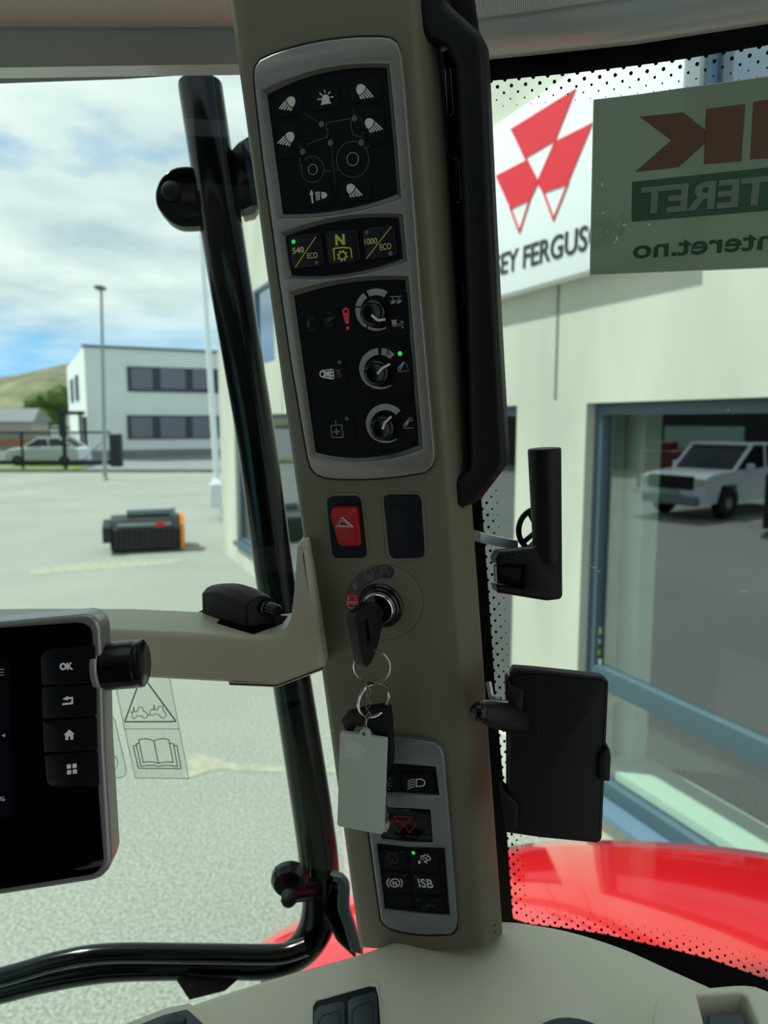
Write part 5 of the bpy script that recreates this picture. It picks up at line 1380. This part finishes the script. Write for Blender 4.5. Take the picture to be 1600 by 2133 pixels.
mb.pplate(MF, [c8([(12, 937), (35, 925), (34, 948)])], .0014, .0018); mb.out('display_symbol', LCDTXT, mo)
text(MF, '100%', (-32, 1672), (10.5, 1668), 9, .0014, .0018, LCDTXT, mo, 'lettering')
# rotary knob on the right edge
ka = at(216, 1388, .512); kb = at(300, 1381, .512); d = kb - ka; R_ = 50 * .512 / F
dl = d.length
MB().lathe(at(206, 1389, .512), d, [(R_ * .98, 0), (R_ * 1.08, .001), (R_ * 1.08, .004), (R_ * .98, .0055)], 40).out('knob_collar', MONBZ, mo)
MB().lathe(ka, d, [(R_ * .95, 0), (R_, .001), (R_, dl * .80), (R_ * .985, dl * .83), (R_ * .985, dl * .86), (R_, dl * .88), (R_ * .98, dl * .97), (R_ * .9, dl)], 48).out('rotary_knob', BLKG, mo)

# ================================================================== CONSOLE (window shelf)
ZD = EYE - .51
top_e = [(-300, 2240), (60, 2190), (260, 2133), (395, 2080), (560, 2027), (747, 1975), (860, 1936), (960, 1915), (1045, 1908), (1120, 1916), (1200, 1932), (1300, 1964), (1400, 2008), (1500, 2052), (1600, 2096), (1760, 2190), (2000, 2380)]
e3 = [at_z(x, y, ZD) for x, y in top_e]
e3 = crm(e3, 4)
FD = Frame((0, 0, ZD), (0, 0, 1), (1, 0, 0))
poly = [(p.x, p.y) for p in e3] + [(e3[-1].x, .36), (-.30, .36), (-.42, .50)]
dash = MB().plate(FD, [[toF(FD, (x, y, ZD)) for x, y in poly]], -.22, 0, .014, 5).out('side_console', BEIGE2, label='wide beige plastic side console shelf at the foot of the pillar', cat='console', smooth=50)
def dp_(pts, z=0): return [toF(FD, at_z(x, y, ZD + z)) for x, y in pts]
# recessed twin switches
tws = thing('console_switches', 'pair of plain slate rocker switches in a rounded surround on the console', 'switch', at_z(720, 2100, ZD))
def cc(pts): return T(3.2, 300, 1700, pts)
so = cc([(1098, 1262), (1130, 1215), (1500, 1095), (1558, 1105), (1572, 1200), (1600, 1640), (1110, 1640)])
si = cc([(1128, 1275), (1150, 1240), (1500, 1140), (1545, 1145), (1560, 1200), (1590, 1620), (1130, 1620)])
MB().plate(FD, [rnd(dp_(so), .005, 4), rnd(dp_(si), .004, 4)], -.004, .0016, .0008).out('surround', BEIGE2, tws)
MB().plate(FD, [rnd(dp_(si), .004, 4)], -.004, .0006).out('recess', NAVY, tws)
for a, b_ in ((cc([(1132, 1300), (1170, 1262), (1320, 1232), (1338, 1250), (1345, 1640), (1125, 1640)]), cc([(1165, 1370), (1190, 1330), (1290, 1300), (1308, 1320), (1310, 1600), (1165, 1600)])),
              (cc([(1358, 1235), (1390, 1205), (1530, 1168), (1552, 1185), (1572, 1620), (1362, 1640)]), cc([(1388, 1310), (1415, 1270), (1505, 1235), (1525, 1255), (1535, 1600), (1390, 1600)]))):
    r_ = MB().plate(FD, [rnd(dp_(a, .004), .004, 4)], 0, .004, .001).out('rocker', SLATE, tws)
    mb = MB(); mb.lstroke(FD, [Vector(p) for p in rnd(dp_(b_, .004), .003, 4)], .0007, .0038, .0042, closed=True); mb.out('seam', LINEB, r_)
# left console panel with dark insert
lcp = thing('power_outlet', 'raised console panel with a dark blue grey insert at the lower left', 'panel', at_z(350, 2120, ZD))
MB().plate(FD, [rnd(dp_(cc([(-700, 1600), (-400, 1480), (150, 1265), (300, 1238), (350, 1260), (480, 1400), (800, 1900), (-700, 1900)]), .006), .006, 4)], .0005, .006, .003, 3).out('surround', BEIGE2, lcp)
MB().plate(FD, [rnd(dp_(cc([(-650, 1640), (-300, 1490), (130, 1320), (280, 1282), (300, 1290), (420, 1400), (720, 1850), (-600, 1850)]), .008), .004, 4)], .004, .008, .0015).out('insert', SLATE, lcp)
MB().lathe(at_z(300 + 215 / 3.2, 1700 + 1380 / 3.2, ZD + .008), (0, 0, 1), [(.0085, 0), (.0085, .002), (.006, .0025)], 28).out('socket', PAINTBLK, lcp)
# dark round gaiter in the middle
gt_ = thing('cup_lid', 'dark round lid edge at the bottom centre of the console', 'lid', at_z(1180, 2125, ZD))
cc_ = at_z(1180, 2128, ZD); c_r = (at_z(1280, 2150, ZD) - at_z(1080, 2150, ZD)).length / 2
cc_ = cc_ + Vector((0, -c_r, 0))
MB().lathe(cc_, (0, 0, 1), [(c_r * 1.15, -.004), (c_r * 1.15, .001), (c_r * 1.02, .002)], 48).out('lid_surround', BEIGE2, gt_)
MB().lathe(cc_, (0, 0, 1), [(c_r, -.002), (c_r, .004), (c_r * .93, .0055), (c_r * .8, .004)], 48).out('lid', SLATE, gt_)
# right moulded pocket
def cr_(pts): return T(6.154, 1340, 2000, pts)
pk = thing('door_pull_pocket', 'raised beige moulded pocket with a dark block at the lower right', 'pocket', at_z(1480, 2110, ZD))
zz = .030
po = cr_([(110, 830), (150, 560), (190, 450), (300, 385), (640, 355), (1130, 310), (1290, 305), (1430, 320), (1700, 420), (2300, 900), (2500, 2000), (90, 2000)])
pi_ = cr_([(690, 445), (1270, 420), (1330, 460), (1520, 900), (1640, 1400), (900, 1500), (770, 760)])
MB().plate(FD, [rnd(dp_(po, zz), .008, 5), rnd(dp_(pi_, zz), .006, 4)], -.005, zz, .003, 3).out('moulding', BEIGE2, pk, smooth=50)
MB().plate(FD, [dp_(cr_([(560, 380), (1400, 360), (1480, 440), (1700, 900), (1900, 1600), (700, 1700)]), zz)], -.004, .002).out('pocket_floor', BEIGE, pk)
MB().plate(FD, [rnd(dp_(cr_([(830, 690), (1270, 655), (1350, 830), (1500, 1400), (840, 1400)]), zz - .006), .004, 4)], .003, zz - .006, .003, 3).out('block', SLATE, pk)

# ================================================================== OUTSIDE TUBE FRAME (mirror arm) seen through the left window
Dt = .97
def tp_(l): return [at(x, y, Dt) for x, y in l]
mt = thing('mirror_arm', 'glossy black bent tube frame outside the left window', 'mirror arm', at(640, 1960, Dt))
path = [(417.5, 181), (446, 370), (475, 560), (509, 765), (536, 928), (572, 1194), (609, 1425), (640, 1620), (655, 1720), (665, 1800), (669, 1880), (655, 1940), (620, 1985), (560, 2008), (480, 2012), (350, 2013), (223, 2018), (100, 2038), (0, 2062), (-300, 2140)]
rad = [47.5, 46.5, 45.5, 43, 42, 42, 42, 43, 43, 43, 41, 38, 34, 30, 27, 27, 27, 27, 28, 30]
pp = crm([Vector((x, y, r_)) for (x, y), r_ in zip(path, rad)], 5)
MB().tube([at(p.x, p.y, Dt) for p in pp], [p.z * Dt / F * .96 for p in pp], 28).out('main_tube', PAINTBLK, mt)
MB().lathe(at(417.5, 183, Dt), at(417.5, 170, Dt) - at(417.5, 183, Dt), [(.0285, 0), (.0288, .002), (.026, .0035), (.01, .004)], 28).out('end_cap', BLKM, mt)
p2_ = crm([Vector((x, y, 0)) for x, y in ((640, 1970), (595, 1985), (540, 1988), (400, 1986), (223, 1986), (120, 2002), (0, 2036), (-300, 2110))], 5)
MB().tube([at(p.x, p.y, Dt - .03) for p in p2_], 18.5 * Dt / F, 20).out('upper_tube', PAINTBLK, mt)
HPl = Frame(at(380, 410, Dt - .01), (0.1, -1, .1), (1, 0, 0))
if HPl.x.x < 0: HPl = Frame(HPl.o, HPl.n, (-1, 0, 0))
def c1(pts): return T(2.6667, 0, 0, pts)
MB().pplate(HPl, [rnd(c1([(1055, 918), (960, 928), (890, 985), (858, 1070), (870, 1150), (940, 1230), (1000, 1258), (1108, 1256), (1200, 1200), (1150, 950)]), 14, 4)], -.016, .004, .003, 3).out('hinge_plate', PAINTBLK, mt)
MB().lathe(HPl.at(358, 401, .003), HPl.n, [(.0125, 0), (.0125, .006), (.0105, .009), (.004, .0105)], 28).out('bolt_cap', BLKM, mt)
brk = rnd(c1([(1280, 835), (1320, 790), (1380, 752), (1470, 740), (1500, 1120), (1430, 1125), (1345, 1165), (1280, 1150)]), 4, 3)
MB().pplate(HPl, [brk], -.03, -.004, .003).out('bracket', PAINTBLK, mt)
MB().pplate(HPl, [rnd(c1([(1338, 790), (1350, 775), (1500, 765), (1500, 1110), (1400, 1118)]), 4, 3)], -.006, .008, .002).out('bracket_pad', mat('blue_black_paint', (22, 40, 58), .2), mt)
MB().pplate(HPl, [rnd(c1([(1345, 1168), (1425, 1130), (1436, 1150), (1410, 1190), (1350, 1203)]), 3, 2)], -.02, 0, .001).out('bracket_lug', SILV, mt)
# lower hinge knob
lk = thing('glass_hinge', 'black round glass hinge with a bolt near the foot of the bent tube', 'hinge', at(605, 1890, Dt - .06))
hc = at(603, 1857, Dt - .06); hn = Vector((.05, -1, -.15))
MB().lathe(hc - Vector((0, -.012, -.014)), hn, [(.0225, 0), (.0240, .002), (.0240, .010), (.0225, .012), (.0210, .015), (.0195, .017)], 36).out('hinge_disc', BLKG, lk)
MB().lathe(at(603, 1862, Dt - .075), Vector((.0, -1, -.35)), [(.0095, 0), (.0095, .010), (.007, .014), (.003, .016)], 24).out('bolt', RUBBER, lk)
MB().tube([hc, at(655, 1850, Dt - .02)], .014, 16).out('hinge_arm', BLKG, lk)
# bracket flat bar to the right
bb = crm([Vector((x, y, 0)) for x, y in ((700, 1828), (716, 1850), (716, 1895), (728, 1935), (745, 1990))], 4)
mb = MB(); mb.sheet([[at(p.x - 13, p.y - 6, Dt - .03) for p in bb], [at(p.x + 12, p.y, Dt - .03) for p in bb]], .012, (0, 1, 0)).out('fixing_bar', mat('dull_grey_steel', (70, 82, 86), .35, metal=.3), label='bent grey steel bar between the tube frame and the pillar foot', cat='bracket', bevel=.003)
MB().pplate(HPl if False else Frame(at(690, 1920, Dt - .02), (0, -1, 0), (-1, 0, 0)), [rnd([(690, 1840), (708, 1852), (706, 1900), (735, 1960), (742, 2000), (700, 1960), (672, 1900)], 6)], -.01, .004, .002).out('bracket', PAINTBLK, mt)
# wedge below the lower tube
WFm = Frame(at(430, 2060, .93), (0, -1, 0), (-1, 0, 0))
if WFm.x.x < 0: WFm = Frame(WFm.o, WFm.n, (1, 0, 0))
MB().pplate(WFm, [cc([(218, 1105), (235, 1062), (360, 1078), (620, 1100), (540, 1170), (300, 1230), (290, 1215)])], -.006, 0, .002).out('mud_flap', SEAL, label='dark angular flap below the bent tube at the console edge', cat='flap')

# ================================================================== DECALS ON THE LEFT WINDOW
def cd(pts): return T(6.667, 180, 1400, pts)
z0_, z1_ = .0002, .0008
dc = thing('safety_decal', 'clear window decal with a warning triangle of two tractors over an open manual', 'decal', LF.at(330, 1620, .001))
MB().pplate(LF, [cd([(370, 30), (1145, 40), (1425, 1480), (680, 1472)])], .0001, .0003).out('film', FILM, dc)
mb = MB(); mb.stroke(LF, cd([(370, 30), (530, 790), (680, 1472), (1425, 1480), (1290, 790), (1145, 40)]), .9, z0_, z1_, closed=True); mb.stroke(LF, cd([(530, 790), (1290, 790)]), .9, z0_, z1_); mb.out('border', DECAL, dc)
mb = MB(); mb.stroke(LF, rnd(cd([(770, 40), (530, 692), (1245, 688)]), 3, 4), 2.6, z0_, z1_, closed=True); mb.out('triangle', DECAL, dc)
mb = MB()
tracA = [(620, 555), (710, 550), (712, 520), (722, 490), (775, 488), (790, 545), (830, 560), (852, 595), (845, 625), (815, 643), (780, 630), (755, 608), (695, 612), (680, 640), (650, 645), (630, 620), (640, 590), (630, 570)]
tracB = [(880, 560), (895, 520), (985, 528), (1000, 480), (1062, 478), (1066, 540), (1100, 570), (1108, 610), (1075, 640), (1035, 635), (1010, 595), (945, 580), (925, 605), (895, 600), (875, 580)]
for tr_ in (tracA, tracB): mb.stroke(LF, cd(tr_), 1.3, z0_, z1_, closed=True)
mb.stroke(LF, cd([(655, 485), (660, 550)]), 2.2, z0_, z1_); mb.stroke(LF, cd([(938, 455), (942, 522)]), 2.2, z0_, z1_); mb.stroke(LF, cd([(852, 600), (876, 600)]), 1.2, z0_, z1_)
mb.out('tractor_outlines', DECAL, dc)
mb = MB()
for l in ([(725, 940), (770, 930), (830, 928), (890, 938), (938, 960), (985, 935), (1050, 926), (1110, 930), (1145, 942), (1205, 1255), (1150, 1250), (1080, 1250), (1000, 1268), (930, 1252), (860, 1245), (790, 1258)],):
    mb.stroke(LF, cd(l), 1.7, z0_, z1_, closed=True)
for l in ([(938, 960), (1000, 1268)], [(735, 985), (690, 1000), (758, 1312), (850, 1295), (920, 1295), (1005, 1312), (1090, 1295), (1170, 1298), (1265, 1312), (1210, 1000), (1158, 985)], [(690, 1022), (650, 1028), (722, 1338), (1315, 1342), (1258, 1025), (1215, 1022)]):
    mb.stroke(LF, cd(l), 1.7, z0_, z1_)
mb.out('book_outline', DECAL, dc)
d2 = thing('rounded_decal', 'clear rounded window decal partly hidden behind the monitor edge', 'decal', LF.at(240, 1620, .001))
MB().pplate(LF, [rnd(cd([(-400, 565), (300, 565), (380, 640), (560, 1380), (530, 1450), (470, 1470), (-200, 1470)]), 10, 4)], .0001, .0003).out('film', FILM, d2)
mb = MB(); mb.stroke(LF, rnd(cd([(-400, 565), (300, 565), (385, 640), (560, 1380), (530, 1450), (470, 1470), (-200, 1470)]), 12, 5), 1.0, z0_, z1_, closed=True)
mb.stroke(LF, cd([(200, 1060), (300, 1085), (370, 1140), (430, 1220), (432, 1300), (400, 1350), (350, 1358), (310, 1340)]), 1.1, z0_, z1_)
mb.stroke(LF, cd([(310, 1110), (340, 1170), (345, 1240), (320, 1270)]), 1.0, z0_, z1_); mb.stroke(LF, cd(circ(338, 1282, 14, 14, 12)), 1.0, z0_, z1_, closed=True); mb.out('outline', DECAL, d2)

# ================================================================== STICKER ON THE RIGHT WINDOW
def cs(pts): return T(2.6667, 1000, 120, pts)
st_ = thing('window_sticker', 'large dark green translucent dealer sticker with mirrored lettering on the right window', 'sticker', GF.at(1420, 560, .003))
z1_ = .0020
so_ = [(1237, 208), (1330, 197), (1420, 184), (1600, 159), (2190, 68), (2190, 531), (1600, 557), (1229, 573)]
MB().pplate(GF, [so_], .0008, z1_).out('sheet', STK, st_)
mb = MB(); mb.stroke(GF, so_[:4] + [so_[4]], 1.5, z1_ - .0004, z1_ + .0004); mb.stroke(GF, [(1237, 208), (1229, 573), (1600, 557), (2190, 531)], 2.4, z1_ - .0004, z1_ + .0004); mb.out('edge', STKEDGE, st_)
mb = MB()
for p in ([(888, 328), (1130, 303), (1255, 405), (1255, 470), (1105, 608), (862, 635), (1062, 458)], [(1255, 285), (1475, 255), (1452, 575), (1243, 592)], [(1518, 245), (2100, 165), (2100, 520), (1500, 565)]):
    mb.pplate(GF, [cs(p)], z1_, z1_ + .0005)
mb.out('red_marks', STKRED, st_)
mb = MB(); mb.pplate(GF, [cs([(845, 690), (1600, 610), (2180, 555), (2180, 806), (1600, 850), (842, 912)])], z1_, z1_ + .0004); bx_ = mb.out('green_bar', STKGRN, st_)
text(GF, 'SENTERET', (1000 + 888 / K1, 120 + 866 / K1), (1000 + 2090 / K1, 120 + 772 / K1), 53, z1_ + .0004, z1_ + .0009, STKTXT, bx_, 'lettering', bold=.03, flip=True)
text(GF, 'senteret.no', (1000 + 848 / K1, 120 + 1115 / K1), (1000 + 1835 / K1, 120 + 1046 / K1), 38, z1_, z1_ + .0006, STKDRK, st_, 'lettering', bold=.02, flip=True)
# dust specks on the sticker and glass
SPK = mat('pale_dust', (205, 215, 208), .8)
mb = MB()
for x, y, a, b_ in ((678, 705, 9, 14), (655, 865, 4, 8), (684, 865, 8, 8), (727, 880, 5, 7), (803, 930, 16, 9), (785, 915, 8, 4), (828, 957, 4, 6), (709, 967, 5, 8), (760, 1005, 9, 15), (750, 1025, 6, 8), (940, 927, 9, 9), (650, 693, 10, 3), (1447, 1050, 6, 5), (147, 691, 6, 6), (1245, 313, 5, 4)):
    mb.pplate(GF, [cs([(x + a * cos(t_ * pi / 4) * random.uniform(.6, 1), y + b_ * sin(t_ * pi / 4) * random.uniform(.6, 1)) for t_ in range(8)])], z1_ + .0008, z1_ + .0011)
for (x, y, a, b_) in ((1228, 1178, 5, 1.5), (1238, 1182, 6, 2), (1247, 1190, 3, 1.5), (1517, 854, 2, 1.5), (1550, 1232, 8, 3), (1300, 1225, 3, 1.3)):
    mb.pplate(GF, [[(x + a * cos(t_ * pi / 4), y + b_ * sin(t_ * pi / 4)) for t_ in range(8)]], .0002, .0005)
mb.out('dust_specks', SPK, label='scattered pale dust specks on the sticker and the right window', cat='dust', kind='stuff')

# ================================================================== CAB BEHIND THE CAMERA (shades the interior)
MB().box((-.42, -1.02, 2.05), (2.2, .06, 1.55)).out('wall_rear', SKIRT, kind='structure')
MB().box((-1.47, -.1, 2.05), (.008, 1.8, 1.5)).out('window_8', CABGLASS, kind='structure')
MB().box((-.35, -.4, 1.0), (1.6, 1.1, .05)).out('floor_cab', RUBBER, kind='structure')
for x, y in ((-1.3, -1.0), (.62, -1.0), (-1.4, .3)):
    MB().box((x, y, 2.05), (.12, .12, 1.52)).out('trim_7', BEIGE, kind='structure', bevel=.01)
se = thing('driver_seat', 'black fabric driver seat behind the viewpoint', 'seat', (-.35, -.45, 1.025))
MB().box((-.35, -.45, 1.72), (.52, .5, .14)).out('cushion', SKIRT, se, bevel=.04)
MB().box((-.35, -.72, 2.05), (.5, .14, .62)).out('backrest', SKIRT, se, bevel=.05)
MB().box((-.35, -.45, 1.34), (.36, .36, .62)).out('base', RUBBER, se, bevel=.02)
